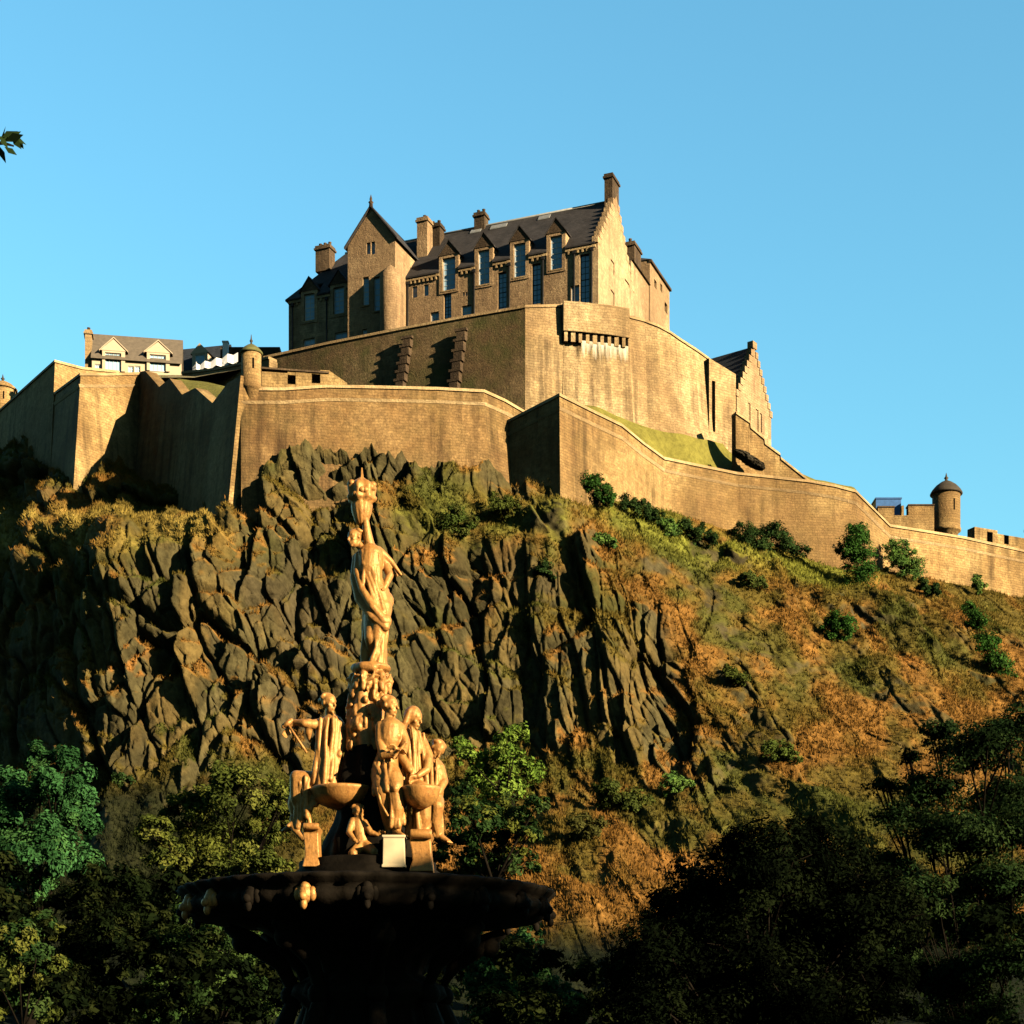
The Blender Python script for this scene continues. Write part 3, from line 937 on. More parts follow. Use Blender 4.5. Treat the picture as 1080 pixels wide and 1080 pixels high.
# turf terraces between the walls
def strip_sheet(name, rows, mat, col, label, sub=10, amp=0.3):
    R_ = [np.array([[p.x, p.y, p.z] for p in r]) for r in rows]
    n = max(len(r) for r in R_) * sub
    Rr = []
    for r in R_:
        s = np.linspace(0, len(r) - 1, n)
        Rr.append(np.stack([np.interp(s, np.arange(len(r)), r[:, k]) for k in range(3)], 1))
    A = []
    for i in range(len(Rr) - 1):
        for k in range(8):
            A.append(Rr[i] * (1 - k / 8) + Rr[i + 1] * k / 8)
    A.append(Rr[-1]); A = np.array(A)
    A[..., 2] += amp * fbm(A[..., 0] / 4, A[..., 1] / 4, 91, 4)
    cc = np.zeros(A.shape) + np.array(col)
    cc *= (1 + 0.35 * fbm(A[..., 0] / 1.5, A[..., 1] / 1.5, 92))[..., None]
    o = mesh_np(name, A.reshape(-1, 3), grid_faces(*A.shape[:2]), mat, np.clip(cc.reshape(-1, 3), 0.01, 1))
    return tag(o, label, "grass terrace", None, "structure")


def off(p, dx, dy, z): return Vector((p.x + dx, p.y + dy, z))


strip_sheet('terrace_lawn', [
    [off(q, -0.4, 1.2, min(q.z - 1.1, 59.0)) for q in fpts[:14]],
    [off(q, -0.5, 5.0, 61.6) for q in fpts[:8]] + [off(q, -0.5, 4.5, 59.6) for q in fpts[8:14]],
    [PZ(593, 424, 67.5), PZ(625, 428, 67.6), PZ(668, 446, 67.2), PZ(700, 455, 67), PZ(740, 464, 67), P(775, 470, 184), P(800, 478, 186), P(830, 492, 188), P(860, 505, 190), P(900, 512, 192), P(940, 556, 195), P(1000, 566, 198)],
], M['turf'], (0.17, 0.155, 0.035), "yellow green grass bank between the long wall and the upper bastion")
strip_sheet('court_ground', [
    [off(P(150, 410, 176), 0, 1, 70), off(P(206, 409, 160), 0.6, 1, 62.5), off(P(254, 405, 150), 1.5, 1.5, 60.5), off(epts[2], 0, 2, 61), off(epts[4], 0, 2, 61), off(epts[5], 0, 2, 61)],
    [P(170, 396, 186), P(222, 404, 180), P(255, 412, 176), P(345, 413, 178), P(480, 416, 172), P(556, 440, 170)],
], M['turf'], (0.16, 0.15, 0.04), "sloping grass court behind the sawtooth wall", 10, 0.1)
strip_sheet('castle_court', [
    [off(q, -0.5, 2, 77.2) for q in gA] + [off(ptsB[1], 0, 2.2, 77.2), off(ptsB[4], -0.5, 2.4, 77.2), off(ptsB[-1], -2, 3, 77.2)],
    [off(q, 6, 55, 78.2) for q in gA] + [off(ptsB[1], 0, 60, 78.2), off(ptsB[4], 0, 60, 78.2), off(ptsB[-1], 0, 60, 78.2)],
], M['turf'], (0.2, 0.17, 0.12), "paved court of the castle behind the upper rampart", 6, 0.05)
strip_sheet('west_court', [
    [P(-200, 520, 222), P(20, 430, 192), P(90, 400, 182), P(150, 398, 178), P(205, 398, 186), P(285, 384, 186)],
    [P(-200, 470, 262), P(20, 420, 250), P(90, 395, 240), P(150, 392, 235), P(205, 390, 236), P(285, 375, 240)],
], M['turf'], (0.2, 0.17, 0.1), "level ground around the cream house on the castle's west side", 6, 0.05)


# ------------------------------------------------------------------ buildings
class Plane:
    """vertical plane through o along unit d (2-D); pixel -> (s, z)"""
    def __init__(s, o, d):
        s.o = Vector(o); s.d = Vector(d).normalized(); s.n = Vector((-s.d.y, s.d.x))

    def hit(s, u, v):
        k = (u - 540) / F
        Y = s.n.dot(s.o) / (s.n.x * k + s.n.y)
        q = Vector((k * Y, Y))
        return (q - s.o).dot(s.d), EYE + (HOR - v) * Y / F

    def rect(s, u0, v0, u1, v1):
        a, za = s.hit(u0, (v0 + v1) / 2); b, zb = s.hit(u1, (v0 + v1) / 2)
        z1 = s.hit((u0 + u1) / 2, v0)[1]; z0 = s.hit((u0 + u1) / 2, v1)[1]
        return (min(a, b), z0, max(a, b), z1)

    def pt(s, t, z, out=0.0, nout=None):
        q = s.o + s.d * t + (nout * out if nout is not None else Vector((0, 0)))
        return Vector((q.x, q.y, z))


def facade(mb, pl, nout, s0, s1, z0, z1, holes, depth=0.4, out=0.0):
    """wall skin with real openings and reveals; holes (sa, za, sb, zb)"""
    xs = sorted({s0, s1, *[min(max(h[i], s0), s1) for h in holes for i in (0, 2)]})
    zs = sorted({z0, z1, *[min(max(h[i], z0), z1) for h in holes for i in (1, 3)]})
    for i in range(len(xs) - 1):
        for j in range(len(zs) - 1):
            cx, cz = (xs[i] + xs[i + 1]) / 2, (zs[j] + zs[j + 1]) / 2
            if any(h[0] < cx < h[2] and h[1] < cz < h[3] for h in holes): continue
            mb.quad(pl.pt(xs[i], zs[j], out, nout), pl.pt(xs[i + 1], zs[j], out, nout), pl.pt(xs[i + 1], zs[j + 1], out, nout), pl.pt(xs[i], zs[j + 1], out, nout))
    for h in holes:
        a, b, c, d = max(h[0], s0), max(h[1], z0), min(h[2], s1), min(h[3], z1)
        if c <= a or d <= b: continue
        def pp(s_, z_, o_): return pl.pt(s_, z_, o_, nout)
        i_, o2 = out - depth, out
        mb.quad(pp(a, b, o2), pp(a, b, i_), pp(a, d, i_), pp(a, d, o2))
        mb.quad(pp(c, b, o2), pp(c, d, o2), pp(c, d, i_), pp(c, b, i_))
        if h[1] >= z0: mb.quad(pp(a, b, o2), pp(c, b, o2), pp(c, b, i_), pp(a, b, i_))
        if h[3] <= z1: mb.quad(pp(a, d, o2), pp(a, d, i_), pp(c, d, i_), pp(c, d, o2))


def window(parent, pl, nout, h, depth=0.3, bars=(2, 4), sill=True, frame='frame', glass='glass', name='window'):
    """window part (frame, bars, sill) with its pane as a sub-part; set in the opening h"""
    a, b, c, d = h
    m = MB()
    q = nout
    def bar(sa, za, sb, zb, dd=0.0, th=0.08):
        lo = [pl.pt(sa, za, -depth - dd, q), pl.pt(sb, za, -depth - dd, q), pl.pt(sb, za, -depth - dd + th, q), pl.pt(sa, za, -depth - dd + th, q)]
        hi = [pl.pt(sa, zb, -depth - dd, q), pl.pt(sb, zb, -depth - dd, q), pl.pt(sb, zb, -depth - dd + th, q), pl.pt(sa, zb, -depth - dd + th, q)]
        m.hexa(lo, hi)
    w = 0.09
    bar(a, b, a + w, d); bar(c - w, b, c, d); bar(a + w, b, c - w, b + w); bar(a + w, d - w, c - w, d)
    nx, nz_ = bars
    for i in range(1, nx):
        s_ = a + (c - a) * i / nx; bar(s_ - 0.025, b + w, s_ + 0.025, d - w, 0, 0.06)
    for j in range(1, nz_):
        z_ = b + (d - b) * j / nz_; bar(a + w, z_ - (0.045 if j * 2 == nz_ else 0.022), c - w, z_ + (0.045 if j * 2 == nz_ else 0.022), 0, 0.055)
    f = m.build(name, M[frame], parent)
    m = MB()
    m.hexa([pl.pt(a + .01, b + .01, -depth - 0.06, q), pl.pt(c - .01, b + .01, -depth - 0.06, q), pl.pt(c - .01, b + .01, -depth + 0.02, q), pl.pt(a + .01, b + .01, -depth + 0.02, q)],
           [pl.pt(a + .01, d - .01, -depth - 0.06, q), pl.pt(c - .01, d - .01, -depth - 0.06, q), pl.pt(c - .01, d - .01, -depth + 0.02, q), pl.pt(a + .01, d - .01, -depth + 0.02, q)])
    g = m.build('pane', M[glass], f)
    g.parent = f
    if sill:
        m = MB()
        m.hexa([pl.pt(a - .12, b - .16, -depth, q), pl.pt(c + .12, b - .16, -depth, q), pl.pt(c + .12, b - .16, .14, q), pl.pt(a - .12, b - .16, .14, q)],
               [pl.pt(a - .12, b - .003, -depth, q), pl.pt(c + .12, b - .003, -depth, q), pl.pt(c + .12, b - .02, .14, q), pl.pt(a - .12, b - .02, .14, q)])
        s = m.build('sill', M['trim'], f)
    return f


def chimney(parent, c, ax, ay, sx, sy, z0, z1, pots=2, mat='house'):
    m = MB()
    m.obox(c, ax, ay, sx, sy, z0, z1 - 0.5)
    m.obox(c, ax, ay, sx + 0.3, sy + 0.3, z1 - 0.5, z1 - 0.28)
    m.obox(c, ax, ay, sx + 0.1, sy + 0.1, z1 - 0.28, z1)
    o = m.build('chimney', M[mat], parent)
    for k in range(pots):
        t = (k + 0.5) / pots - 0.5
        L_ax, L_s = (ax, sx) if sx >= sy else (ay, sy)
        q = (c[0] + L_ax[0] * L_s * t, c[1] + L_ax[1] * L_s * t)
        m = MB(); m.lathe(q, [(0.2, z1 - 0.02), (0.17, z1 + 0.4), (0.2, z1 + 0.42), (0.2, z1 + 0.5)], 12)
        m.build('chimney_pot', M['sooty'], o)
    return o


# ---- the great building
R0 = Vector((9.4, 186.0))
DL = Vector((-0.929, 0.369)).normalized()      # along the front, to photo-left
DD2 = Vector((0.369, 0.929)).normalized()      # into the depth
NF = -DD2                                       # front faces out
NR = -DL                                        # gable faces out
ZB, ZE, ZR = 77.4, 91.9, 99.3
LEN, DEP = 38.3, 12.6
front = Plane(R0, DL); gable = Plane(R0, DD2)
BLD = thing('castle_building', (R0.x, R0.y, ZB), "great stone building with dormers, gabled tower and slate roof crowning the castle", "castle building")

dorm_px = [(467.0, 272, 480.5, 306), (504.5, 264, 516.5, 300), (542, 257, 554.5, 292), (580.5, 249, 593, 284)]
low_px = [(454, 329, 463, 341), (487, 322, 497, 334), (602, 301, 611, 319)]
tall_px = [(468, 308, 476, 338), (525, 287, 534, 328), (561, 278, 570, 321), (611.5, 268, 621.5, 320)]
pair_px = [(435, 302, 440, 314), (447, 300, 452, 312), (488, 308, 490, 312), (491, 308, 493, 312)]
wing_px = [(321, 310, 332, 338), (352, 303, 363, 331)]
wlow_px = [(320, 357, 332, 368), (353, 350, 366, 362)]
H = {}
for nm, lst in (('d', dorm_px), ('l', low_px), ('t', tall_px), ('p', pair_px), ('w', wing_px), ('wl', wlow_px)):
    H[nm] = [front.rect(*q) for q in lst]
allh = [h for k in ('d', 'l', 't', 'p', 'w', 'wl') for h in H[k]]
m = MB()
facade(m, front, NF, 0.0, LEN, ZB, ZE, allh, 0.42)
m.build('front_wall', M['house'], BLD)
# gable wall with skews
gh = [gable.rect(644, 267, 648, 288), gable.rect(659, 281, 664, 301), gable.rect(644, 307, 648, 323)]
m = MB()
facade(m, gable, NR, 0.0, DEP, ZB, ZE, gh, 0.12)
for h in gh: m.quad(gable.pt(h[0], h[1], -.12, NR), gable.pt(h[2], h[1], -.12, NR), gable.pt(h[2], h[3], -.12, NR), gable.pt(h[0], h[3], -.12, NR))
def tri_gable(m, pl, nout, s0, s1, z0, zt, thick, out=0.0):
    a, b, c = pl.pt(s0, z0, out, nout), pl.pt(s1, z0, out, nout), pl.pt((s0 + s1) / 2, zt, out, nout)
    i = nout * -thick
    k = Vector((i.x, i.y, 0))
    m.add([a, b, c, a + k, b + k, c + k], [(0, 1, 2), (5, 4, 3), (0, 3, 4, 1), (1, 4, 5, 2), (2, 5, 3, 0)])
tri_gable(m, gable, NR, 0.0, DEP, ZE + 0.002, ZR + 0.45, 0.6)
m.build('gable_wall', M['house'], BLD)
# crow steps on the gable skews
for side in (0, 1):
    m = MB()
    for k in range(9):
        f_ = (k + 0.2) / 9.4
        s_ = DEP / 2 * f_ if side == 0 else DEP - DEP / 2 * f_
        z_ = ZE + (ZR + 0.45 - ZE) * f_
        q = gable.pt(s_, 0, -0.3, NR)
        m.obox((q.x, q.y), DD2, DL, 0.78, 0.66, z_ - 0.35, z_ + 0.34)
    m.build('stepped_skew', M['house'], BLD)
m = MB()
back = Plane(R0 + DD2 * DEP, DL); left = Plane(R0 + DL * LEN, DD2)
facade(m, back, DD2, 0, LEN, ZB, ZE, []); facade(m, left, DL, 0, DEP, ZB, ZE, [left.rect(308, 330, 311, 350)], 0.3)
m.build('rear_wall', M['house'], BLD)
# roof: two slopes, hipped at the far end
m = MB()
ov, th = 0.3, 0.18
def rp(s_, d_, z_): q = R0 + DL * s_ + DD2 * d_; return Vector((q.x, q.y, z_))
def slope_z(d_): return ZE - .12 + (ZR - ZE + .12) * (d_ + ov) / (DEP / 2 + ov)
e1 = rp(LEN + ov, -ov, ZE - .12)
r0_, r1_ = rp(0.3, DEP / 2, ZR), rp(LEN - 4.2, DEP / 2, ZR)
DN = 1.55                                   # the dormers notch the lowest part of the front slope
nt_ = sorted([(h[0] - .40, h[2] + .40) for h in H['d'] + H['w']])
edges = [0.3] + [x for ab in nt_ for x in ab] + [LEN + ov]
def hipx(d_): return LEN + ov - (4.2 + ov) * (d_ + ov) / (DEP / 2 + ov)
b0, b1 = rp(0.3, DEP + ov, ZE - .12), rp(LEN + ov, DEP + ov, ZE - .12)
dn = Vector((0, 0, -th))
for i in range(0, len(edges), 2):
    sa, sb = edges[i], edges[i + 1]
    sb2 = sb if i + 2 < len(edges) else hipx(DN)
    q = [rp(sa, -ov, slope_z(-ov)), rp(sb, -ov, slope_z(-ov)), rp(sb2, DN, slope_z(DN)), rp(sa, DN, slope_z(DN))]
    m.add(q + [p + dn for p in q], [(0, 1, 2, 3), (7, 6, 5, 4), (0, 4, 5, 1), (0, 3, 7, 4), (1, 5, 6, 2)])
q = [rp(0.3, DN, slope_z(DN)), rp(hipx(DN), DN, slope_z(DN)), r1_, r0_]
m.add(q + [p + dn for p in q], [(0, 1, 2, 3), (7, 6, 5, 4), (0, 3, 7, 4), (0, 4, 5, 1)])
m.add([b0, b1, r1_, r0_, b0 + dn, b1 + dn, r1_ + dn, r0_ + dn], [(3, 2, 1, 0), (4, 5, 6, 7), (0, 1, 5, 4), (3, 0, 4, 7)])
m.add([e1, b1, r1_, e1 + dn, b1 + dn, r1_ + dn], [(0, 1, 2), (5, 4, 3), (0, 3, 4, 1)])
ROOF = m.build('roof', M['slate'], BLD)
m = MB(); m.tube([rp(0.5, DEP / 2, ZR + .04), rp(LEN - 4.2, DEP / 2, ZR + .04)], 0.13, 8); m.build('ridge_flashing', M['lead'], ROOF)
# bright skylight strips near the ridge
def onroof(s_, f_, lift=0.05): return rp(s_, -ov + (DEP / 2 + ov) * f_, ZE - .12 + (ZR - ZE + .12) * f_ + lift)
for s_, w_ in ((13.0, 2.0), (16.2, 1.3), (7.7, 1.4)):
    m = MB(); m.hexa([onroof(s_, .86), onroof(s_ + w_, .86), onroof(s_ + w_, .94), onroof(s_, .94)], [onroof(s_, .86, .16), onroof(s_ + w_, .86, .16), onroof(s_ + w_, .94, .16), onroof(s_, .94, .16)])
    m.build('skylight', M['lead'], ROOF)
# eaves band: cornice and little corbels, one run between each pair of dormers
for i in range(0, len(edges), 2):
    sa, sb = max(edges[i], 0.05), min(edges[i + 1], LEN)
    m = MB()
    cc_ = rp((sa + sb) / 2, -0.08, 0)
    m.obox((cc_.x, cc_.y), DL, DD2, sb - sa, 0.24, ZE - 0.62, ZE - 0.36)
    nk = max(1, int((sb - sa - .3) / .5))
    for k in range(nk):
        q = rp(sa + .15 + (sb - sa - .3) * (k + .5) / nk, -0.08, 0)
        m.obox((q.x, q.y), DL, DD2, 0.2, 0.22, ZE - 0.95, ZE - 0.615)
    m.build('eaves_corbel_table', M['trim'], BLD)
# dormers
for i, h in enumerate(H['d'] + H['w']):
    a, b, c, d = h
    m = MB()
    # proud surround
    facade(m, front, NF, a - .42, c + .42, b - .35, d + .32, [h], 0.50, 0.10)
    for s_, flip in ((a - .42, 0), (c + .42, 1)):
        m.quad(front.pt(s_, b - .35, .10, NF), front.pt(s_, d + .32, .10, NF), front.pt(s_, d + .32, -2.2, NF), front.pt(s_, b - .35, -2.2, NF))
    m.quad(front.pt(a - .42, b - .35, .10, NF), front.pt(c + .42, b - .35, .10, NF), front.pt(c + .42, b - .35, -.1, NF), front.pt(a - .42, b - .35, -.1, NF))
    dm = m.build('dormer', M['house'], BLD)
    m = MB(); tri_gable(m, front, NF, a - .46, c + .46, d + .322, d + 1.8, 0.4, 0.16); m.build('pediment', M['sooty'], dm)
    m = MB()
    mid = (a + c) / 2; hw = (c - a) / 2 + .62
    for sg in (-1, 1):
        q = [front.pt(mid + sg * hw, d + .18, .26, NF), front.pt(mid, d + 1.9, .26, NF), front.pt(mid, d + 1.9, -4.0, NF), front.pt(mid + sg * hw, d + .18, -4.0, NF)]
        m.add([*q, *[p + Vector((0, 0, .12)) for p in q]], [(3, 2, 1, 0), (4, 5, 6, 7), (0, 1, 5, 4), (1, 2, 6, 5), (2, 3, 7, 6), (3, 0, 4, 7)])
    m.build('dormer_roof', M['slate'], dm)
    window(BLD, front, NF, h, 0.22, (2, 6))
for h in H['l'] + H['wl']: window(BLD, front, NF, h, 0.3, (2, 2))
for h in H['t']: window(BLD, front, NF, h, 0.32, (2, 8), True, 'slateb')  # windows standing in for tall blue-grey shadows on the front
for h in H['p']: window(BLD, front, NF, h, 0.25, (1, 2), False)
# downpipes and string line
for u in (430.5, 500.5, 537.5, 573, 606, 624.5, 345, 309):
    s_, _ = front.hit(u, 300)
    m = MB(); m.tube([front.pt(s_, ZB + 1, .12, NF), front.pt(s_, ZE - .7, .12, NF)], 0.09, 8)
    m.obox((front.pt(s_, 0, .14, NF).x, front.pt(s_, 0, .14, NF).y), DL, DD2, .34, .28, ZE - .98, ZE - .64)
    m.build('downpipe', M['iron'], BLD)
# stacks
def stack(u0, v0, u1, v1, Y, sy, zb, pots):
    a, b = P(u0, v0, Y), P(u1, v0, Y)
    c = (a + b) / 2
    w = (b - a).length
    sx = max(w - sy * 0.37, 0.8) / 0.93
    chimney(BLD, (c.x, c.y), DL, DD2, sx, sy, zb, c.z, pots, 'sooty')
q = rp(0.55, DEP / 2, 0); chimney(BLD, (q.x, q.y), DL, DD2, 0.95, 2.3, ZR - 2.2, P(646, 188, q.y).z, 0, 'sooty')
stack(333, 261, 353, 0, 203, 1.4, ZR - 3, 3)
stack(500, 226, 515, 0, 198, 1.2, ZR - 1.2, 2)
a = P(448, 232, 197.6); chimney(BLD, (a.x, a.y), DL, DD2, 1.3, 1.5, ZE, a.z, 1, 'house')
a = P(460, 238, 198.6); chimney(BLD, (a.x, a.y), DL, DD2, 1.5, 1.3, ZE, a.z, 2, 'sooty')
# gabled tower
T0 = R0 + DL * 23.06 + NF * 2.98
tw, tdep = 5.95, 8.6
TF = Plane(T0, DL); TS = Plane(T0, DD2)
TZE, TZR = 95.1, 98.9
th_ = [TF.rect(386.5, 253, 390.5, 268), TF.rect(391.5, 253, 395.5, 268), TF.rect(382.5, 292, 389, 322), TF.rect(394, 292, 402, 328), TF.rect(382, 347, 387, 353)]
m = MB()
facade(m, TF, NF, 0, tw, ZB, TZE, th_, 0.4)
facade(m, TS, NR, 0, tdep, ZB, TZE, [])
facade(m, Plane(T0 + DL * tw, DD2), DL, 0, tdep, ZB, TZE, [])
facade(m, Plane(T0 + DD2 * tdep, DL), DD2, 0, tw, ZE, TZE, [])
tri_gable(m, TF, NF, 0, tw, TZE + .002, TZR, 0.5)
TW = m.build('gabled_tower', M['house'], BLD)
m = MB()
def tp(s_, d_, z_): q = T0 + DL * s_ + DD2 * d_; return Vector((q.x, q.y, z_))
for sg in (0, 1):
    s_e = -0.35 if sg == 0 else tw + 0.35
    q = [tp(s_e, -.28, TZE - .3), tp(tw / 2, -.28, TZR + .12), tp(tw / 2, tdep + 3, TZR + .12), tp(s_e, tdep + 3, TZE - .3)]
    m.add([*q, *[p + Vector((0, 0, .2)) for p in q]], [(3, 2, 1, 0), (4, 5, 6, 7), (0, 1, 5, 4), (1, 2, 6, 5), (2, 3, 7, 6), (3, 0, 4, 7)])
m.build('tower_roof', M['slate'], TW)
m = MB(); q = tp(tw / 2, -.1, 0); m.lathe((q.x, q.y), [(.24, TZR), (.2, TZR + .5), (.3, TZR + .62), (.12, TZR + .8), (.16, TZR + 1.0), (.02, TZR + 1.5)], 12); m.build('finial', M['sooty'], TW)
for h in th_[:2]: window(TW, TF, NF, h, 0.3, (1, 3), False)
for h in th_[2:4]: window(TW, TF, NF, h, 0.32, (1, 6), True)
window(TW, TF, NF, th_[4], 0.3, (1, 2), False)
# round stair turret on the tower's sunny corner
a = P(413, 345, 192.0)
m = MB()
ztur = P(412, 292, 192).z
m.lathe((a.x - .1, a.y - .1), [(1.22, ZB), (1.22, ztur), (1.1, ztur + .15), (.7, ztur + .75), (.25, ztur + 1.15), (.02, ztur + 1.3)], 28)
m.build('stair_turret', M['house'], BLD)
# rear wing
m = MB()
W0 = R0 + DD2 * (DEP + 0.02) + DL * 0.25
def wp_(s_, d_, z_): q = W0 + DL * d_ + DD2 * s_; return Vector((q.x, q.y, z_))
Wp = Plane(W0, DD2)
wh = [Wp.rect(689, 296, 691.5, 304), Wp.rect(695.5, 300, 697.5, 308), Wp.rect(700, 320, 703, 330)]
for nm_, sa, sb, wz, in_ in (('low_wing', 0.0, 6.9, 95.4, 0.0), ('rear_wing', 6.92, 15.2, 98.5, -0.12)):
    m = MB()
    o_ = W0 + DD2 * sa + DL * in_
    facade(m, Plane(W0 + DL * in_, DD2), NR, sa, sb, ZB, wz, wh if sa > 1 else [], .3)
    if sa > 1:
        for h in wh: m.quad(Wp.pt(h[0], h[1], -.3, NR), Wp.pt(h[2], h[1], -.3, NR), Wp.pt(h[2], h[3], -.3, NR), Wp.pt(h[0], h[3], -.3, NR))
    facade(m, Plane(o_, DL), NF, 0, 9, ZB, wz, [])
    facade(m, Plane(W0 + DD2 * sb + DL * in_, DL), DD2, 0, 9, ZB, wz, [])
    facade(m, Plane(o_ + DL * 9, DD2), DL, 0, sb - sa, ZB, wz, [])
    m.build(nm_ + '_wall', M['house'], BLD)
    m = MB()
    e_ = .35 if sa > 1 else .05
    m.add([wp_(sa - e_ * .3, -.25, wz + .02), wp_(sb + e_, -.25, wz + .02), wp_(sb - 2.6, 4.5, wz + (2.4 if sa > 1 else 1.6)), wp_(sa + 2.6, 4.5, wz + (2.4 if sa > 1 else 1.6)), wp_(sa - e_ * .3, 9.3, wz + .02), wp_(sb + e_, 9.3, wz + .02)],
          [(0, 1, 2, 3), (1, 5, 2), (4, 0, 3), (5, 4, 3, 2), (0, 4, 5, 1)])
    m.build(nm_ + '_roof', M['slate'], BLD)
m = MB(); q = wp_(11.1, -.2, 0); m.obox((q.x, q.y), DD2, DL, 8.5, .34, 98.2, 98.498); m.build('rear_wing_cornice', M['sooty'], BLD)
q = wp_(3.6, 1.0, 0); chimney(BLD, (q.x, q.y), DD2, DL, 2.6, 1.3, 94.5, P(680, 260, q.y).z, 3, 'sooty')

# ---- gabled hall to the right
B = P(777, 470, 182.6); gdir = Vector((.6, .8)); hdir = Vector((-.8, .6))
HL = thing('gabled_hall', (B.x, B.y, 60), "narrow gabled stone hall with steep dark roof beyond the round bastion", "hall")
hp = Plane(B.xy, gdir); no = Vector((.8, -.6))
gW = 7.7; hze, hzr = 73.8, 80.2
m = MB()
hh = [hp.rect(789, 425, 791.5, 447), hp.rect(797, 432, 800, 455), hp.rect(801.5, 436, 803.5, 456)]
facade(m, hp, no, 0, gW, 58, hze, hh, .12)
for h in hh: m.quad(hp.pt(h[0], h[1], -.12, no), hp.pt(h[2], h[1], -.12, no), hp.pt(h[2], h[3], -.12, no), hp.pt(h[0], h[3], -.12, no))
tri_gable(m, hp, no, 0, gW, hze + .002, hzr, .5)
facade(m, Plane(B.xy, hdir), Vector((-.6, -.8)), 0, 9, 58, hze, [])
facade(m, Plane(B.xy + gdir * gW, hdir), Vector((.6, .8)), 0, 9, 58, hze, [])
facade(m, Plane(B.xy + hdir * 9, gdir), hdir, 0, gW, 58, hze, [])
m.build('hall_wall', M['house'], HL)
m = MB()
def hpnt(s_, d_, z_): q = B.xy + gdir * s_ + hdir * d_; return Vector((q.x, q.y, z_))
for sg in (0, 1):
    s_e = -.3 if sg == 0 else gW + .3
    q = [hpnt(s_e, .25, hze - .35), hpnt(gW / 2, .25, hzr - .1), hpnt(gW / 2, 12, hzr - .1), hpnt(s_e, 12, hze - .35)]
    m.add([*q, *[p + Vector((0, 0, .18)) for p in q]], [(3, 2, 1, 0), (4, 5, 6, 7), (0, 1, 5, 4), (1, 2, 6, 5), (2, 3, 7, 6), (3, 0, 4, 7)])
m.build('hall_roof', M['slateb'], HL)
for side in (0, 1):
    m = MB()
    for k in range(8):
        f_ = (k + .2) / 8.3
        s_ = gW / 2 * f_ if side == 0 else gW - gW / 2 * f_
        z_ = hze + (hzr - hze) * f_
        q = hpnt(s_, .22, 0); m.obox((q.x, q.y), gdir, hdir, .56, .6, z_ - .3, z_ + .4)
    m.build('stepped_skew', M['house'], HL)
m = MB()
q = hpnt(gW / 2, .25, 0); m.obox((q.x, q.y), gdir, hdir, .9, .7, hzr - .2, hzr + .55)
m.build('gable_stone', M['house'], HL)
# tall block joining the bastion and the hall, with a dark niche
b0_, b1_ = P(748, 378, 180.6), P(776, 394, 182.4)
m = MB()
bd = (b1_ - b0_).xy.normalized(); bn = Vector((bd.y, -bd.x))
bl = (b1_ - b0_).xy.length
bpl = Plane(b0_.xy, bd)
nh = (0.35, 69.2, 0.8, 74.6)
facade(m, bpl, bn, 0, bl, 58, 75.898, [nh], .8)
m.quad(bpl.pt(nh[0], nh[1], -.8, bn), bpl.pt(nh[2], nh[1], -.8, bn), bpl.pt(nh[2], nh[3], -.8, bn), bpl.pt(nh[0], nh[3], -.8, bn))
m.add([bpl.pt(0, 75.9, 0, bn), bpl.pt(bl, 75.9, 0, bn), bpl.pt(0, 76.9, 0, bn), bpl.pt(0, 75.9, -2, bn), bpl.pt(bl, 75.9, -2, bn), bpl.pt(0, 76.9, -2, bn)], [(0, 1, 2), (5, 4, 3), (1, 4, 5, 2), (0, 2, 5, 3)])
facade(m, Plane(bpl.pt(0, 0, 0, bn).xy, -bn), -bd, 0, 6, 58, 76.9, [])
facade(m, Plane(bpl.pt(bl, 0, 0, bn).xy, -bn), bd, 0, 6, 58, 75.898, [])
m.build('link_block', M['wallg'], HL)
# stepped wall running down to the long rampart
ys = np.linspace(176.5, 180.0, 9)
spu = [(776, 434), (790, 444), (790.6, 449), (805, 461), (805.6, 466), (822, 478), (822.6, 482), (852, 505), (868, 514)]
rampart('stair_wall', "stepped stone wall descending from the gabled hall to the long rampart",
        [P(u, v, y) for (u, v), y in zip(spu, ys)], [57] * 9, 1.0, 0.01, 'wall', True, 0)

# ---- cream house on the left
KY = 196.0
kd = Vector((0.985, 0.17)).normalized(); kb = Vector((-kd.y, kd.x)); kn = -kb
k0 = P(97, 392, KY)
KP = Plane(k0.xy, kd)
kl = KP.hit(172, 385)[0]
kze, kzr = P(97, 376, KY).z, P(99, 353, KY + 3.2).z
KB = thing('cream_house', (k0.x, k0.y, 80), "cream rendered house with grey roof and two gabled dormers above the ramparts", "house")
m = MB()
kh = [KP.rect(100, 384, 106, 392), KP.rect(135, 386, 141, 393), KP.rect(142, 386, 148, 393)]
facade(m, KP, kn, 0, kl + 2, 78, kze, kh, .25)
facade(m, Plane(k0.xy, kb), -kd, 0, 7, 78, kze, [])
facade(m, Plane(k0.xy + kd * (kl + 2), kb), kd, 0, 7, 78, kze, [])
facade(m, Plane(k0.xy + kb * 7, kd), kb, 0, kl + 2, 78, kze, [])
tri_gable(m, Plane(k0.xy, kb), -kd, 0, 7, kze + .002, kzr, .4)
tri_gable(m, Plane(k0.xy + kd * (kl + 2), kb), kd, 0, 7, kze + .002, kzr, .4)
m.build('house_wall', M['cream'], KB)
for h in kh: window(KB, KP, kn, h, .18, (2, 2), False)
m = MB()
def kp_(s_, d_, z_): q = k0.xy + kd * s_ + kb * d_; return Vector((q.x, q.y, z_))
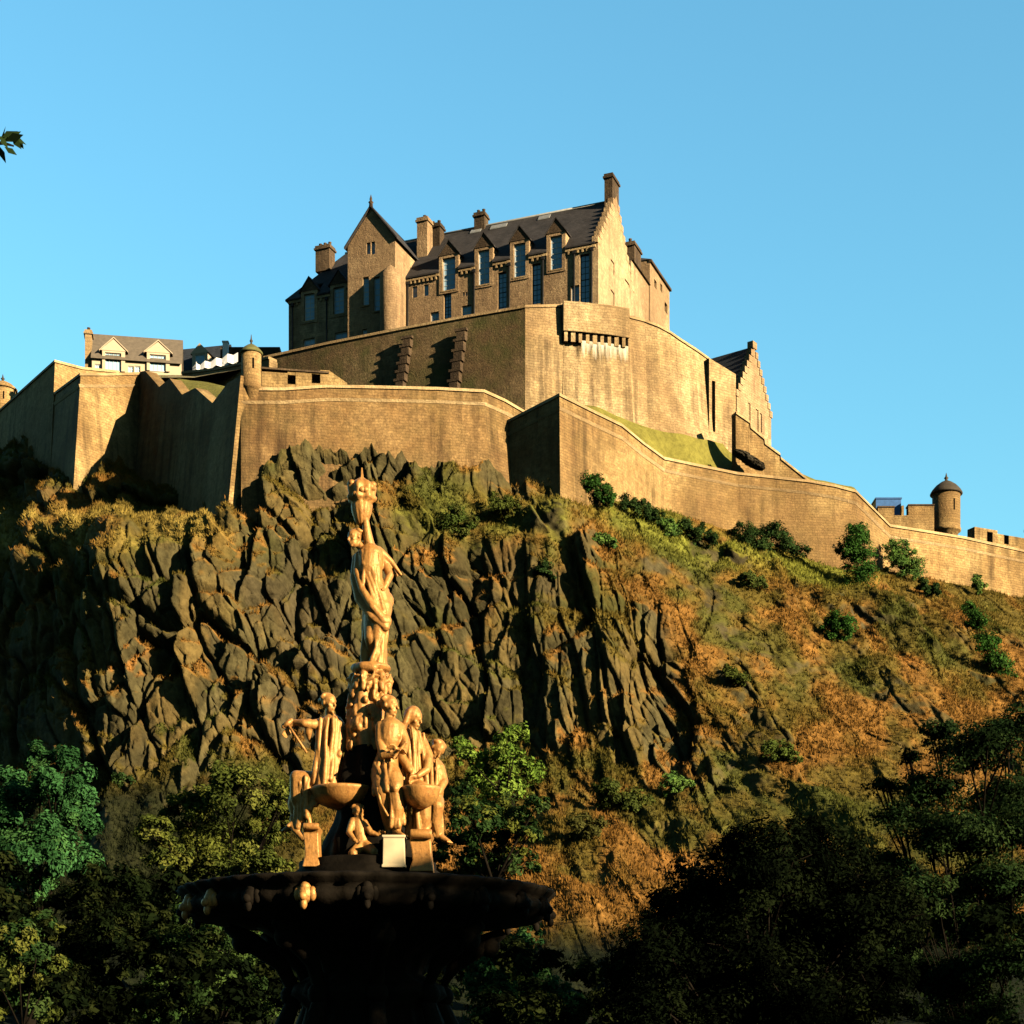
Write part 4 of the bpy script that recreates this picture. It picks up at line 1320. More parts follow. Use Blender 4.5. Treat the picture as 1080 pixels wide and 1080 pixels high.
for d_e, sg in ((-.4, 0), (7.4, 1)):
    q = [kp_(-.1, d_e, kze - .3), kp_(kl + 2.2, d_e, kze - .3), kp_(kl + 2.2, 3.5, kzr), kp_(-.1, 3.5, kzr)]
    m.add([*q, *[p + Vector((0, 0, .2)) for p in q]], [(3, 2, 1, 0), (4, 5, 6, 7), (0, 1, 5, 4), (1, 2, 6, 5), (2, 3, 7, 6), (3, 0, 4, 7)])
m.build('house_roof', plain_mat("grey_tile_roof", (0.13, 0.105, 0.08), .8, 0, .25, 2.0), KB)
q = kp_(-.45, 1.2, 0); chimney(KB, (q.x, q.y), kd, kb, .75, 1.4, 78, P(96, 346, KY).z, 1, 'trim')
for (u0, u1, va, vb, vc) in ((108, 132, 371, 392, 358.5), (155, 179, 373, 392, 361.5)):
    h = KP.rect(u0 + 3, va + 2, u1 - 4, vb)
    s0, z0, s1, z1 = KP.rect(u0, va, u1, vb)
    zt = KP.hit((u0 + u1) / 2, vc)[1]
    m = MB()
    facade(m, KP, kn, s0, s1, z0, z1, [h], .2, .25)
    for s_ in (s0, s1): m.quad(KP.pt(s_, z0, .25, kn), KP.pt(s_, z1, .25, kn), KP.pt(s_, z1, -2.5, kn), KP.pt(s_, z0, -2.5, kn))
    tri_gable(m, KP, kn, s0 - .25, s1 + .25, z1 + .002, zt, .5, .3)
    dm = m.build('dormer', M['cream'], KB)
    m = MB(); mid = (s0 + s1) / 2
    for sg in (-1, 1):
        q = [KP.pt(mid + sg * (s1 - s0 + .7) / 2, z1 - .1, .4, kn), KP.pt(mid, zt + .08, .4, kn), KP.pt(mid, zt + .08, -3, kn), KP.pt(mid + sg * (s1 - s0 + .7) / 2, z1 - .1, -3, kn)]
        m.add([*q, *[p + Vector((0, 0, .12)) for p in q]], [(3, 2, 1, 0), (4, 5, 6, 7), (0, 1, 5, 4), (1, 2, 6, 5), (2, 3, 7, 6), (3, 0, 4, 7)])
    m.build('dormer_roof', M['cream'], dm)
    window(KB, KP, kn, h, .0, (4, 1), False)
# dark slate house further along
KY2 = 212.0
d2 = Vector((0.97, -0.22)).normalized(); b2 = Vector((-d2.y, d2.x)); n2 = -b2
q0 = P(172, 386, KY2 + 5)
K2 = thing('slate_house', (q0.x, q0.y, 80), "dark slate roofed house with one shaded dormer behind the white marquee", "house")
def k2(s_, d_, z_): q = q0.xy + d2 * s_ + b2 * d_; return Vector((q.x, q.y, z_))
z_e, z_r = P(200, 386, KY2).z, P(176, 359, KY2 + 5).z
l2 = 7.6
m = MB()
for pl, nn, ln in ((Plane(q0.xy, d2), n2, l2), (Plane(q0.xy + b2 * 7, d2), b2, l2), (Plane(q0.xy, b2), -d2, 7), (Plane(q0.xy + d2 * l2, b2), d2, 7)):
    facade(m, pl, nn, 0, ln, 78, z_e, [])
tri_gable(m, Plane(q0.xy, b2), -d2, 0, 7, z_e + .002, z_r, .4); tri_gable(m, Plane(q0.xy + d2 * l2, b2), d2, 0, 7, z_e + .002, z_r, .4)
m.build('house_wall', M['cream'], K2)
m = MB()
for d_e in (-.4, 7.4):
    q = [k2(-.2, d_e, z_e - .3), k2(l2 + .2, d_e, z_e - .3), k2(l2 + .2, 3.5, z_r), k2(-.2, 3.5, z_r)]
    m.add([*q, *[p + Vector((0, 0, .2)) for p in q]], [(3, 2, 1, 0), (4, 5, 6, 7), (0, 1, 5, 4), (1, 2, 6, 5), (2, 3, 7, 6), (3, 0, 4, 7)])
m.build('house_roof', M['slateb'], K2)
pl = Plane(q0.xy, d2)
s0, z0, s1, z1 = pl.rect(203, 373, 219, 384)
m = MB(); facade(m, pl, n2, s0, s1, z0 - .4, z1, [(s0 + .35, z0, s1 - .35, z1 - .15)], .2, .1)
for s_ in (s0, s1): m.quad(pl.pt(s_, z0 - .4, .1, n2), pl.pt(s_, z1, .1, n2), pl.pt(s_, z1, -2.5, n2), pl.pt(s_, z0 - .4, -2.5, n2))
tri_gable(m, pl, n2, s0 - .25, s1 + .25, z1 + .002, z1 + 1.3, 2.4, .15)
m.build('dormer', M['cream'], K2)
window(K2, pl, n2, (s0 + .35, z0, s1 - .35, z1 - .15), .05, (2, 1), False)
# long low slate range behind
a, b = P(241, 373, 214), P(287, 372, 210)
K3 = thing('slate_range', ((a.x + b.x) / 2, a.y, 80), "low dark roofed range between the white marquee and the great building", "house")
m = MB(); c = (a + b) / 2; m.obox((c.x, c.y + 3), (1, 0), (0, 1), (b - a).length, 6, 78, a.z); m.build('range_wall', M['sooty'], K3)
m = MB(); zt = P(260, 363, 214).z
m.add([(a.x - .1, a.y - .3, a.z + .01), (b.x + .1, a.y - .3, a.z + .01), (b.x + .1, a.y + 6.3, a.z + .01), (a.x - .1, a.y + 6.3, a.z + .01), (a.x - .1, a.y + 3, zt), (b.x + .1, a.y + 3, zt)], [(3, 2, 1, 0), (0, 1, 5, 4), (2, 3, 4, 5), (0, 4, 3), (1, 2, 5)])
m.build('range_roof', M['slateb'], K3)
chimney(K3, (b.x - .7, a.y + 1.5), (1, 0), (0, 1), 1.0, 1.0, a.z, P(283, 360, 211).z, 0, 'sooty')
# white marquee
MY = 200
MQ = thing('white_marquee', P(226, 392, MY), "white peaked canvas marquee behind the ramparts between the cream house and domed turret", "marquee")
top = [(203, 387.5), (207, 383), (211, 385), (216, 380.5), (222, 382), (228, 377), (234, 378.5), (240, 373), (246, 374.5), (251, 371.5)]
m = MB()
vs = []
for (u, v) in top:
    vs += [P(u, v, MY), P(u, v + 1, MY + 3.5), P(u, v + 6 + (u - 203) * .08, MY - 0.9), P(u, v + 9, MY + 4.2)]
fs = []
for i in range(len(top) - 1):
    a_, b_i = 4 * i, 4 * i + 4
    fs += [(a_, b_i, b_i + 1, a_ + 1), (a_ + 2, b_i + 2, b_i, a_), (a_ + 1, b_i + 1, b_i + 3, a_ + 3), (a_ + 3, b_i + 3, b_i + 2, a_ + 2)]
fs += [(0, 1, 3, 2)]; e = 4 * (len(top) - 1); fs += [(e + 2, e + 3, e + 1, e)]
m.add(vs, fs); m.build('canvas', M['white'], MQ)
for u in (207, 222, 236, 249):
    q = P(u, 0, MY - .62); m = MB(); m.tube([(q.x, q.y, 80), (q.x, q.y, P(u, 384, MY).z)], .05, 6)
    m.build('marquee_pole', M['frame'], MQ)
# white pillar-like vent stack
q = P(238, 362, 209)
t = MB(); t.obox((q.x, q.y), (1, 0), (0, 1), .65, .65, 80, q.z); t.obox((q.x, q.y), (1, 0), (0, 1), .8, .8, q.z + .003, q.z + .16)
o = t.build('vent_stack', M['white'], None, (q.x, q.y, 80)); tag(o, "white square vent stack between the two dark slate roofs", "vent stack")

# ---- small structures on the long wall's far end
BP = thing('crenellated_parapet', P(965, 556, 183.2), "low crenellated gun parapet beside the conical capped turret", "parapet")
m = MB()
def para(m, u0, u1, v0, v1, Y, th=1.0):
    a, b = P(u0, v1, Y), P(u1, v1, Y); c = (a + b) / 2
    m.obox((c.x, c.y), (1, 0), (0, 1), (b - a).length, th, a.z - .8, P(u0, v0, Y).z)
para(m, 925, 942, 537, 556, 181.6); para(m, 942, 957, 545, 556, 182.1, .96); para(m, 957, 984, 535, 558, 183.3); para(m, 950, 952.5, 534.5, 545, 182.1, .8)
m.build('merlon_wall', M['wall'], BP)
for (u0, u1, v) in ((924.5, 942.5, 536), (956.5, 984.5, 534)):
    yq = 181.6 if u0 < 940 else 183.3
    a, b = P(u0, v, yq), P(u1, v, yq); c = (a + b) / 2
    m = MB(); m.obox((c.x, c.y), (1, 0), (0, 1), (b - a).length, 1.2, P(u0, v + 1, yq).z + .003, a.z + .05)
    m.build('merlon_cap', M['sooty'], BP)
a = P(935, 540, 188)
t = MB(); t.obox((a.x, a.y), (1, 0), (0, 1), 2.75, 2.0, a.z - 3, P(935, 529.5, 188).z)
t.obox((a.x, a.y), (1, 0), (0, 1), 2.9, 2.2, P(935, 529.5, 188).z + .003, P(935, 528.5, 188).z + .05)
o = t.build('blue_cabin', M['bluebox'], None, (a.x, a.y, a.z - 3)); tag(o, "flat roofed blue cabin showing over the crenellated parapet", "cabin")
GL = thing('arched_gun_wall', P(1055, 580, 187), "low wall with arched gun openings at the long rampart's far end", "parapet")
ga_, gb_2 = P(1028, 575, 186.0), P(1092, 583, 189.6)
gpl = Plane(ga_.xy, gb_2.xy - ga_.xy); gnn = -gpl.n
ho = [gpl.rect(1041, 561, 1047, 573), gpl.rect(1059, 564, 1064, 574)]
m = MB()
s1 = gpl.hit(1092, 570)[0]; s00 = 0
zt = gpl.hit(1040, 557.5)[1]
facade(m, gpl, gnn, 0, gpl.hit(1052, 560)[0], zt - 4, zt, ho[:1], .9); facade(m, gpl, gnn, gpl.hit(1052, 560)[0], s1, zt - 4, zt - .35, ho[1:], .9)
m.quad(gpl.pt(0, zt, 0, gnn), gpl.pt(gpl.hit(1052, 560)[0], zt, 0, gnn), gpl.pt(gpl.hit(1052, 560)[0], zt, -1.2, gnn), gpl.pt(0, zt, -1.2, gnn))
m.quad(gpl.pt(gpl.hit(1052, 560)[0], zt - .35, 0, gnn), gpl.pt(s1, zt - .35, 0, gnn), gpl.pt(s1, zt - .35, -1.2, gnn), gpl.pt(gpl.hit(1052, 560)[0], zt - .35, -1.2, gnn))
m.quad(gpl.pt(0, zt - 4, 0, gnn), gpl.pt(0, zt, 0, gnn), gpl.pt(0, zt, -1.2, gnn), gpl.pt(0, zt - 4, -1.2, gnn))
m.build('gun_wall_masonry', M['wall'], GL)
for h in ho:
    m = MB(); m.hexa([gpl.pt(h[0], h[1], -.75, gnn), gpl.pt(h[2], h[1], -.75, gnn), gpl.pt(h[2], h[1], -.85, gnn), gpl.pt(h[0], h[1], -.85, gnn)], [gpl.pt(h[0], h[3], -.75, gnn), gpl.pt(h[2], h[3], -.75, gnn), gpl.pt(h[2], h[3], -.85, gnn), gpl.pt(h[0], h[3], -.85, gnn)])
    m.build('gun_opening', M['dark'], GL)

# ------------------------------------------------------------------ trees and shrubs
def leaves(rng, lobes, n, size, cols, clump=0.30, flat=1.0, sub=26, shell=0.55):
    """leaf-sized faces gathered in clumps over the lobes (centre, radius); returns V, F, colour"""
    tot = sum(r ** 2 for _, r in lobes)
    Vs, Cs = [], []
    for c, r in lobes:
        k = max(3, int(n * r ** 2 / tot))
        d = rng.normal(0, 1, (sub, 3)); d /= np.linalg.norm(d, axis=1, keepdims=True)
        d[:, 2] = np.where(d[:, 2] < -0.5, -d[:, 2], d[:, 2])
        rad = r * rng.uniform(shell, 1.05, (sub, 1))
        cc = np.array(c) + d * rad * (1, 1, flat)
        ci = rng.integers(0, sub, k)
        cr = r * clump * rng.uniform(0.6, 1.35, sub)
        g = rng.normal(0, 1, (k, 3)); g /= np.maximum(np.linalg.norm(g, axis=1, keepdims=True), 1e-6)
        g *= rng.random((k, 1)) ** 0.45
        p = cc[ci] + g * cr[ci][:, None] * (1, 1, 0.75 * flat + .15)
        out = p - np.array(c); out /= np.maximum(np.linalg.norm(out, axis=1, keepdims=True), 1e-6)
        nrm = out * 0.6 + g * 0.5 + np.array([0, 0, 0.45]) + rng.normal(0, 0.45, (k, 3))
        nrm /= np.linalg.norm(nrm, axis=1, keepdims=True)
        a = np.cross(nrm, rng.normal(0, 1, (k, 3))); a /= np.linalg.norm(a, axis=1, keepdims=True)
        b = np.cross(nrm, a)
        s = size * rng.uniform(0.55, 1.35, (k, 1))
        q = np.stack([p - a * s, p - b * s * .5 + nrm * s * .12, p + a * s, p + b * s * .5 + nrm * s * .12], 1)
        Vs.append(q.reshape(-1, 3))
        cb = np.array(cols)[rng.integers(0, len(cols), sub)][ci] * rng.uniform(.75, 1.3, (k, 1))
        Cs.append(np.repeat(cb, 4, 0))
    V_ = np.concatenate(Vs); C_ = np.concatenate(Cs)
    return V_, np.arange(len(V_)).reshape(-1, 4), C_


def tree(name, label, base, lobes, n, size, cols, seed, trunk_r=0.3, flat=1.0, clump=0.30, sub=26, group=None, cat="tree", shell=0.55, limb=.4):
    rng = np.random.default_rng(seed)
    base = Vector(base)
    t = thing(name, base, label, cat, group)
    lobes = [(Vector(c), r) for c, r in lobes]
    V_, F_, C_ = leaves(rng, [(tuple(c), r) for c, r in lobes], n, size, cols, clump, flat, sub, shell)
    mesh_np('crown', V_, F_, M['leaf'], np.clip(C_, 0, 1), parent=t)
    cen = sum((c for c, r in lobes), Vector()) / len(lobes)
    lowz = min(c.z - r * .5 for c, r in lobes)
    m = MB()
    fork = Vector((base.x * .55 + cen.x * .45, base.y * .55 + cen.y * .45, base.z + (max(lowz, base.z + .4) - base.z) * .8 + .2))
    mid = base.lerp(fork, .5) + Vector((rng.normal(0, .12), rng.normal(0, .12), 0)) * trunk_r * 3
    m.tube([base - Vector((0, 0, .4)), base + Vector((0, 0, .25)), mid, fork], [trunk_r * 1.5, trunk_r * 1.1, trunk_r * .85, trunk_r * .7], 10)
    for c, r in lobes:
        k = fork.lerp(c, .5) + Vector((rng.normal(0, .1), rng.normal(0, .1), .1)) * r * .6
        m.tube([fork - Vector((0, 0, trunk_r * .4)), k, c, c + Vector((rng.normal(0, .3), rng.normal(0, .3), .5)) * r * .7], [trunk_r * limb, trunk_r * limb * .6, trunk_r * limb * .32, trunk_r * limb * .1], 7)
        for j in range(5):
            d = Vector(rng.normal(0, 1, 3)); d.z = abs(d.z) * .7; d.normalize()
            m.tube([k.lerp(c, .3 + .14 * j), c.lerp(c + d * r, .5), c + d * r * .9], [trunk_r * .10, trunk_r * .06, trunk_r * .02], 5)
    m.build('trunk', M['bark'], t)
    return t


def L(Y, *lst, dy=0.0):
    """lobes from photo columns, rows and radii at a distance"""
    out = []
    for i, q in enumerate(lst):
        yy = Y + ((i * 37) % 11 - 5) / 5 * 0.03 * Y * (1 if len(q) < 4 else 0) + (q[3] if len(q) > 3 else 0)
        p = P(q[0], q[1], yy)
        out.append((p, q[2] * yy / F))
    return out


def at_ground(u, Y): return ((u - 540) * Y / F, Y, 0.0)


GREEN = [(.032, .10, .033), (.04, .12, .04), (.055, .14, .042), (.02, .065, .021)]
OLIVE = [(.09, .105, .02), (.065, .085, .018), (.12, .13, .028), (.045, .06, .014)]
DEEP = [(.022, .05, .014), (.03, .062, .018), (.016, .036, .011), (.045, .075, .022)]
BRIGHT = [(.12, .20, .03), (.16, .24, .04), (.09, .16, .025)]
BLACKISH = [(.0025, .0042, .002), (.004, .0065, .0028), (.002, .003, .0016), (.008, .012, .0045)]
GT = "trees at the foot of the crag"
tree('tree', "bright green bushy tree at the photo's lower left edge", at_ground(35, 75),
     L(75, (62, 822, 34), (25, 862, 36), (82, 868, 28), (45, 905, 42), (90, 918, 22), (8, 835, 24), (42, 800, 16), (0, 890, 30), (70, 845, 25), (30, 940, 22)), 34000, .11, GREEN, 1, .35, group=GT, clump=.34, limb=.2)
tree('tree', "olive green spreading tree behind the fountain basin's far left", at_ground(225, 88),
     L(88, (250, 838, 36), (200, 862, 30), (288, 868, 28), (165, 880, 22), (225, 895, 42), (268, 895, 34), (180, 905, 24), (300, 840, 18), (225, 850, 22), (240, 930, 34), (200, 930, 26), (280, 925, 28)), 34000, .12, OLIVE, 2, .35, group=GT, clump=.30, limb=.2)
tree('tree', "dark green shrubby tree under the left half of the fountain basin", at_ground(225, 64),
     L(64, (235, 985, 34), (190, 1015, 36), (272, 1005, 26), (240, 1045, 45), (200, 965, 22), (265, 965, 18), (180, 1065, 36)), 20000, .10, [(.028, .06, .016), (.05, .085, .022), (.02, .04, .012)], 3, .25, group=GT, limb=.15)
tree('tree', "low dark olive tree filling the photo's bottom left corner", at_ground(20, 55),
     L(55, (20, 1000, 30), (45, 980, 18), (28, 1050, 42), (-10, 1020, 34), (55, 1030, 22)), 16000, .09, OLIVE + DEEP, 4, .25, group=GT, limb=.15)
tree('tree', "yellow green young tree on the rock just right of the fountain figures", P(540, 850, 126.5),
     L(128, (540, 788, 18), (520, 808, 20), (556, 815, 17), (492, 800, 14), (530, 832, 22), (505, 822, 16), (548, 772, 10), (486, 786, 9), (564, 838, 12)), 9000, .17, BRIGHT, 5, .2, group=GT, clump=.36)
tree('tree', "dark bushy tree growing below the yellow green young tree", P(520, 940, 109),
     L(113, (500, 868, 28), (540, 868, 26), (478, 900, 24), (565, 852, 15), (520, 895, 28), (490, 840, 15), (560, 880, 15), (520, 925, 26), (495, 930, 22), (550, 915, 20)), 17000, .16, DEEP + OLIVE[:1], 6, .3, group=GT)
tree('tree', "green tree below the right end of the fountain basin", at_ground(540, 72),
     L(72, (545, 1015, 34), (505, 1035, 30), (580, 1050, 26), (530, 1065, 42), (490, 1000, 20), (560, 990, 16), (600, 1070, 22)), 18000, .10, [(.03, .085, .028), (.045, .10, .03), (.06, .095, .025)], 7, .25, group=GT)
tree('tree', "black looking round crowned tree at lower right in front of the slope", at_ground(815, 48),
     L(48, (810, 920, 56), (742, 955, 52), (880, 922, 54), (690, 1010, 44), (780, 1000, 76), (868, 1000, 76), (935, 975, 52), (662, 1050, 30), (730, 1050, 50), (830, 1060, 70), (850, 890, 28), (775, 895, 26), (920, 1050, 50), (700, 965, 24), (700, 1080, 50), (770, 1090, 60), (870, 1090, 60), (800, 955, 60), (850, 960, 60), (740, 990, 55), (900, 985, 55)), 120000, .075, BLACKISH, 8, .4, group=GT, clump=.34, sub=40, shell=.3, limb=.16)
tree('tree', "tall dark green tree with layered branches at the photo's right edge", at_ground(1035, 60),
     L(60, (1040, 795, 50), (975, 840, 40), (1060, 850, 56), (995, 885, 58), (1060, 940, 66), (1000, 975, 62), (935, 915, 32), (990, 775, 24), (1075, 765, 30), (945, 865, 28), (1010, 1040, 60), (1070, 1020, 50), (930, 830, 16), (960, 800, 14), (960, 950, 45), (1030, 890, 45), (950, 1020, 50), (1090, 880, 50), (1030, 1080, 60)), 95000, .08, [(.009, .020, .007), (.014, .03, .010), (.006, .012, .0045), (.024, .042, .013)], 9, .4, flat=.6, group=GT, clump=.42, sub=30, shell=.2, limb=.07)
# unseen trees added on the sunny side to shade the lower part of the gardens
for i, (x, y, h) in enumerate(((18.3, 5.3, 11.0), (14.2, 8.4, 9.0), (23.5, 8.5, 11.8), (30, 17, 12.8), (37, 27, 14), (46, 38, 15), (57, 51, 15))):
    lobes = [((x, y, h - 2.6), 2.6), ((x - 2.2, y + .8, h - 4.4), 2.6), ((x + 2.3, y - .5, h - 4.3), 2.7), ((x + .4, y + 2, h - 5), 2.6), ((x - .4, y - 2.2, h - 5.2), 2.6), ((x, y, h - 6.8), 3.2)]
    tree('shade_tree', ["leafy park tree standing nearest the fountain's sunny side", "shorter added shade tree between the fountain and the nearest shade tree", "second leafy park tree along the gardens' sunny side", "third leafy park tree along the gardens' sunny side", "fourth leafy park tree along the gardens' sunny side", "fifth leafy park tree along the gardens' sunny side", "leafy park tree farthest along the gardens' sunny side"][i],
         (x, y, 0), lobes, 9000, .22, DEEP, 30 + i, .35, group="added trees shading the garden")

# dark undergrowth at the crag's foot, one tangled mass
rng = np.random.default_rng(55)
ul = []
for k in range(210):
    u = rng.uniform(-60, 1140); yy = rng.uniform(46, 92)
    vmin = np.interp(u, [-60, 110, 330, 470, 640, 760, 1140], [900, 930, 950, 1000, 1020, 990, 930])
    v = rng.uniform(vmin, 1100)
    ul.append((tuple(P(u, v, yy)), rng.uniform(14, 30) * yy / F))
for k in range(70):
    yy = rng.uniform(60, 90); ul.append((tuple(P(rng.uniform(70, 190), rng.uniform(925, 1095), yy)), rng.uniform(14, 24) * yy / F))
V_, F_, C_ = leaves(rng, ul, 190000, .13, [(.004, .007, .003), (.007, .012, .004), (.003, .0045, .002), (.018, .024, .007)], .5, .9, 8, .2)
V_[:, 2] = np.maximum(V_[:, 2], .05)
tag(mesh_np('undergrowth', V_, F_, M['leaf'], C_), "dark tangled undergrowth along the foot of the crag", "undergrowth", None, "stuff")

# twig of a nearby tree reaching into the photo's left edge
tb = Vector((-3.1, 6.2, 0))
NTREE = thing('near_tree', tb, "nearby tree whose leafy twig tip enters the photo's left edge", "tree")
m = MB()
tipb = P(4, 151, 6.0)
m.tube([tb, tb + Vector((.05, 0, 2.2)), tb + Vector((-.05, .05, 4.2)), tb + Vector((.0, 0, 6.5))], [.2, .16, .13, .08], 10)
m.tube([tb + Vector((-.05, .05, 4.2)), Vector((-2.6, 6.1, 4.75)), Vector((-2.1, 6.0, 4.95)), tipb, tipb + Vector((.035, 0, -.01))], [.05, .03, .015, .006, .003], 7)
m.build('trunk', M['bark'], NTREE)
rng = np.random.default_rng(77)
vs, cs = [], []
for (u, v, s, ang) in ((3, 143, .030, 1.2), (9, 143, .034, .4), (15, 145, .034, .1), (19, 147, .03, -.5), (21, 151, .026, -1.0), (4, 150, .024, 2.2), (11, 159, .026, -.6), (2, 162, .03, -1.2), (15, 142, .026, .6), (-4, 147, .04, .5), (-6, 158, .04, -.7), (7, 147, .03, -.3), (17, 150, .026, -.9)):
    p = np.array(P(u, v, 6.0 + rng.normal(0, .02)))
    d = np.array([math.cos(ang), rng.normal(0, .3), math.sin(ang)]); d /= np.linalg.norm(d)
    q = np.cross(d, (rng.normal(0, .4), 1, rng.normal(0, .4))); q /= np.linalg.norm(q)
    vs += [p - d * s, p + q * s * .45, p + d * s * 1.1, p - q * s * .45]
    cs += [[.02, .035, .012]] * 4
lob = [((-2.5, 6.3, 5.6), .55), ((-3.3, 6.3, 6.4), .8), ((-2.7, 6.1, 4.95), .35), ((-3.7, 6.2, 5.6), .7)]
V_, F_, C_ = leaves(rng, lob, 2600, .05, DEEP)
V_ = np.concatenate([V_, np.array(vs)]); C_ = np.concatenate([C_, np.array(cs)])
mesh_np('crown', V_, np.arange(len(V_)).reshape(-1, 4), M['leaf'], C_, parent=NTREE)

# shrubs on the slope and at the wall's foot
def rock_at(u, v):
    """point of the built rock nearest to a photo pixel, for planting"""
    pu = 540 + F * V[..., 0] / V[..., 1]; pv = HOR - F * (V[..., 2] - EYE) / V[..., 1]
    i = np.argmin((pu - u) ** 2 + (pv - v) ** 2)
    return Vector(V.reshape(-1, 3)[i])


GS = "shrubs on the crag's slope"
SG = [(.04, .11, .02), (.055, .13, .026), (.03, .08, .016)]
SD = [(.03, .06, .018), (.022, .045, .014), (.045, .08, .022)]
SP = [(.10, .19, .04), (.08, .16, .04), (.13, .22, .05)]
shr = [
    (800, 578, [(785, 566, 14), (810, 564, 15), (830, 576, 15), (800, 578, 14), (843, 584, 9)], SD, "broad dark green shrub against the long wall's middle"),
    (905, 622, [(905, 570, 15), (906, 590, 19), (908, 607, 18), (900, 580, 14), (904, 560, 9)], SG, "tallest upright green shrub at the long wall's foot"),
    (955, 612, [(945, 580, 12), (955, 592, 14), (964, 602, 12), (942, 590, 10)], SP, "pale green shrub right of the tallest upright shrub"),
    (873, 585, [(873, 582, 9), (867, 578, 6), (879, 587, 7)], [(.05, .055, .045), (.035, .04, .03)], "small grey leafless shrub left of the tallest upright shrub"),
    (885, 672, [(885, 662, 14), (877, 656, 9), (893, 668, 9)], SG, "small round green shrub alone on the russet slope"),
    (622, 530, [(622, 516, 13), (612, 512, 9), (633, 522, 11), (645, 528, 9)], SG, "glossy green shrub by the corner of the long wall"),
    (672, 545, [(662, 532, 9), (675, 538, 10), (688, 545, 9)], SD, "dark green shrub second from the long wall's corner"),
    (735, 575, [(722, 556, 9), (735, 563, 11), (748, 570, 9)], SD, "low dark shrub halfway along the wall's upper slope"),
    (705, 562, [(700, 554, 8), (710, 560, 8)], SP, "little pale shrub between two dark ones under the long wall"),
    (1050, 712, [(1030, 660, 13), (1040, 680, 14), (1052, 700, 14), (1022, 645, 9), (1060, 715, 10)], SG, "long green thicket in a gully near the photo's right edge"),
    (1032, 628, [(1032, 620, 7), (1030, 612, 5)], SP, "small upright shrub at the wall's foot near the photo's right edge"),
    (980, 628, [(975, 618, 7), (985, 622, 7)], SD, "small dark shrub between the pale shrub and the gully thicket"),
    (800, 620, [(790, 612, 8), (802, 616, 8)], [(.09, .12, .03)], "low olive shrub below the broad dark shrub"),
    (775, 720, [(770, 712, 9), (780, 716, 8)], [(.07, .09, .02)], "olive shrub in the middle of the russet slope"),
    (820, 800, [(812, 790, 11), (825, 794, 11), (836, 800, 8)], [(.07, .10, .022)], "green shrub on the lower russet slope"),
    (480, 560, [(470, 552, 10), (482, 548, 12), (495, 555, 10)], [(.06, .09, .02), (.09, .10, .025)], "green shrub on the ledge right of the statue's raised arm"),
    (530, 545, [(525, 532, 10), (538, 536, 11), (548, 540, 8)], [(.07, .09, .02)], "olive shrub on the ledge under the shaded return wall"),
    (555, 612, [(572, 602, 9), (580, 606, 7)], SD, "dark shrub in a cleft of the crag's middle"),
    (640, 575, [(632, 570, 8), (642, 572, 7)], SP, "light green shrub in a notch right of the crag's crest"),
    (120, 830, [(130, 828, 12), (118, 838, 10)], SD, "dark shrub at the cliff's foot above the bright green tree"),
    (655, 850, [(640, 838, 14), (662, 846, 15), (682, 850, 12)], [(.06, .08, .02), (.08, .095, .02)], "olive shrub on the knoll below the cliff"),
    (620, 880, [(610, 870, 12), (628, 876, 12)], [(.07, .07, .02)], "brownish olive shrub left of the knoll below the cliff"),
    (715, 835, [(708, 826, 10), (722, 830, 9)], SP, "fresh green shrub right of the knoll below the cliff"),
]
for i, (u, v, lob, cols, lab) in enumerate(shr):
    b = rock_at(u, v)
    Yd = b.y - .6
    lobes = [(P(a, c, Yd + ((j * 7) % 5 - 2) * .25), r * Yd / F) for j, (a, c, r) in enumerate(lob)]
    rg_ = random.Random(900 + i)
    for (a, c, rr_) in lob:
        for _k in range(4):
            aa, rd = rg_.uniform(0, 6.28), rg_.uniform(.6, 1.25)
            lobes.append((P(a + rr_ * rd * math.cos(aa), min(c + rr_ * rd * .8 * math.sin(aa) * (1.4 if math.sin(aa) > 0 else 1), v + 2), Yd + rg_.uniform(-.8, .8)), rr_ * rg_.uniform(.25, .5) * Yd / F))
    ar = sum(r * r for _, _, r in lob)
    tree('shrub', lab, b, lobes, int(2500 + ar * 10), .115, cols, 100 + i, .09, group=GS, cat="shrub", clump=.5, sub=14, shell=.25, limb=.25)

# dark rock breaking through the lawn bank
c = P(790, 484, 175.2)
th_, ph_ = np.meshgrid(np.linspace(0.02, math.pi - .02, 60), np.linspace(0, 2 * math.pi, 120))
sx_, sy_, sz_ = np.sin(th_) * np.cos(ph_), np.sin(th_) * np.sin(ph_), np.cos(th_)
r1, r2, r3, dx, dy, f1, f2 = cells(sx_ * 2.4 + sy_ * 1.7, sz_ * 2.2 + sy_ * 1.1, 17)
rad_ = 1 + .28 * (r1 - .5) + .5 * dx * (r2 - .5) + .12 * fbm(sx_ * 4 + sy_ * 3, sz_ * 4, 18) - .12 * np.exp(-((f2 - f1) / .08) ** 2)
X_, Y_, Z_ = sx_ * 1.6 * rad_, sy_ * .8 * rad_, sz_ * .55 * rad_
Z_ = Z_ - X_ * .52
W_ = np.stack([X_ + c.x, Y_ + c.y, Z_ + c.z - .1], -1)
o = mesh_np('rock_outcrop', W_.reshape(-1, 3), grid_faces(*th_.shape)[:, ::-1], M['rock'], np.full((th_.size, 3), (.05, .042, .03)), loc=(c.x, c.y, c.z))
tag(o, "dark rock outcrop on the lawn bank at the foot of the gabled hall", "rock outcrop")

# ------------------------------------------------------------------ fountain
FY = 20.0
FX = (388 - 540) * FY / F
PX = FY / F                      # metres per photo pixel at the fountain
def fz(v): return EYE + (HOR - v) * PX
def fp(u, v, dy=0.0): return P(u, v, FY + dy)


FT = thing('fountain', (FX, FY, 0), "ornate iron fountain with golden figures above a wide dark basin", "fountain")
AX = (FX, FY)
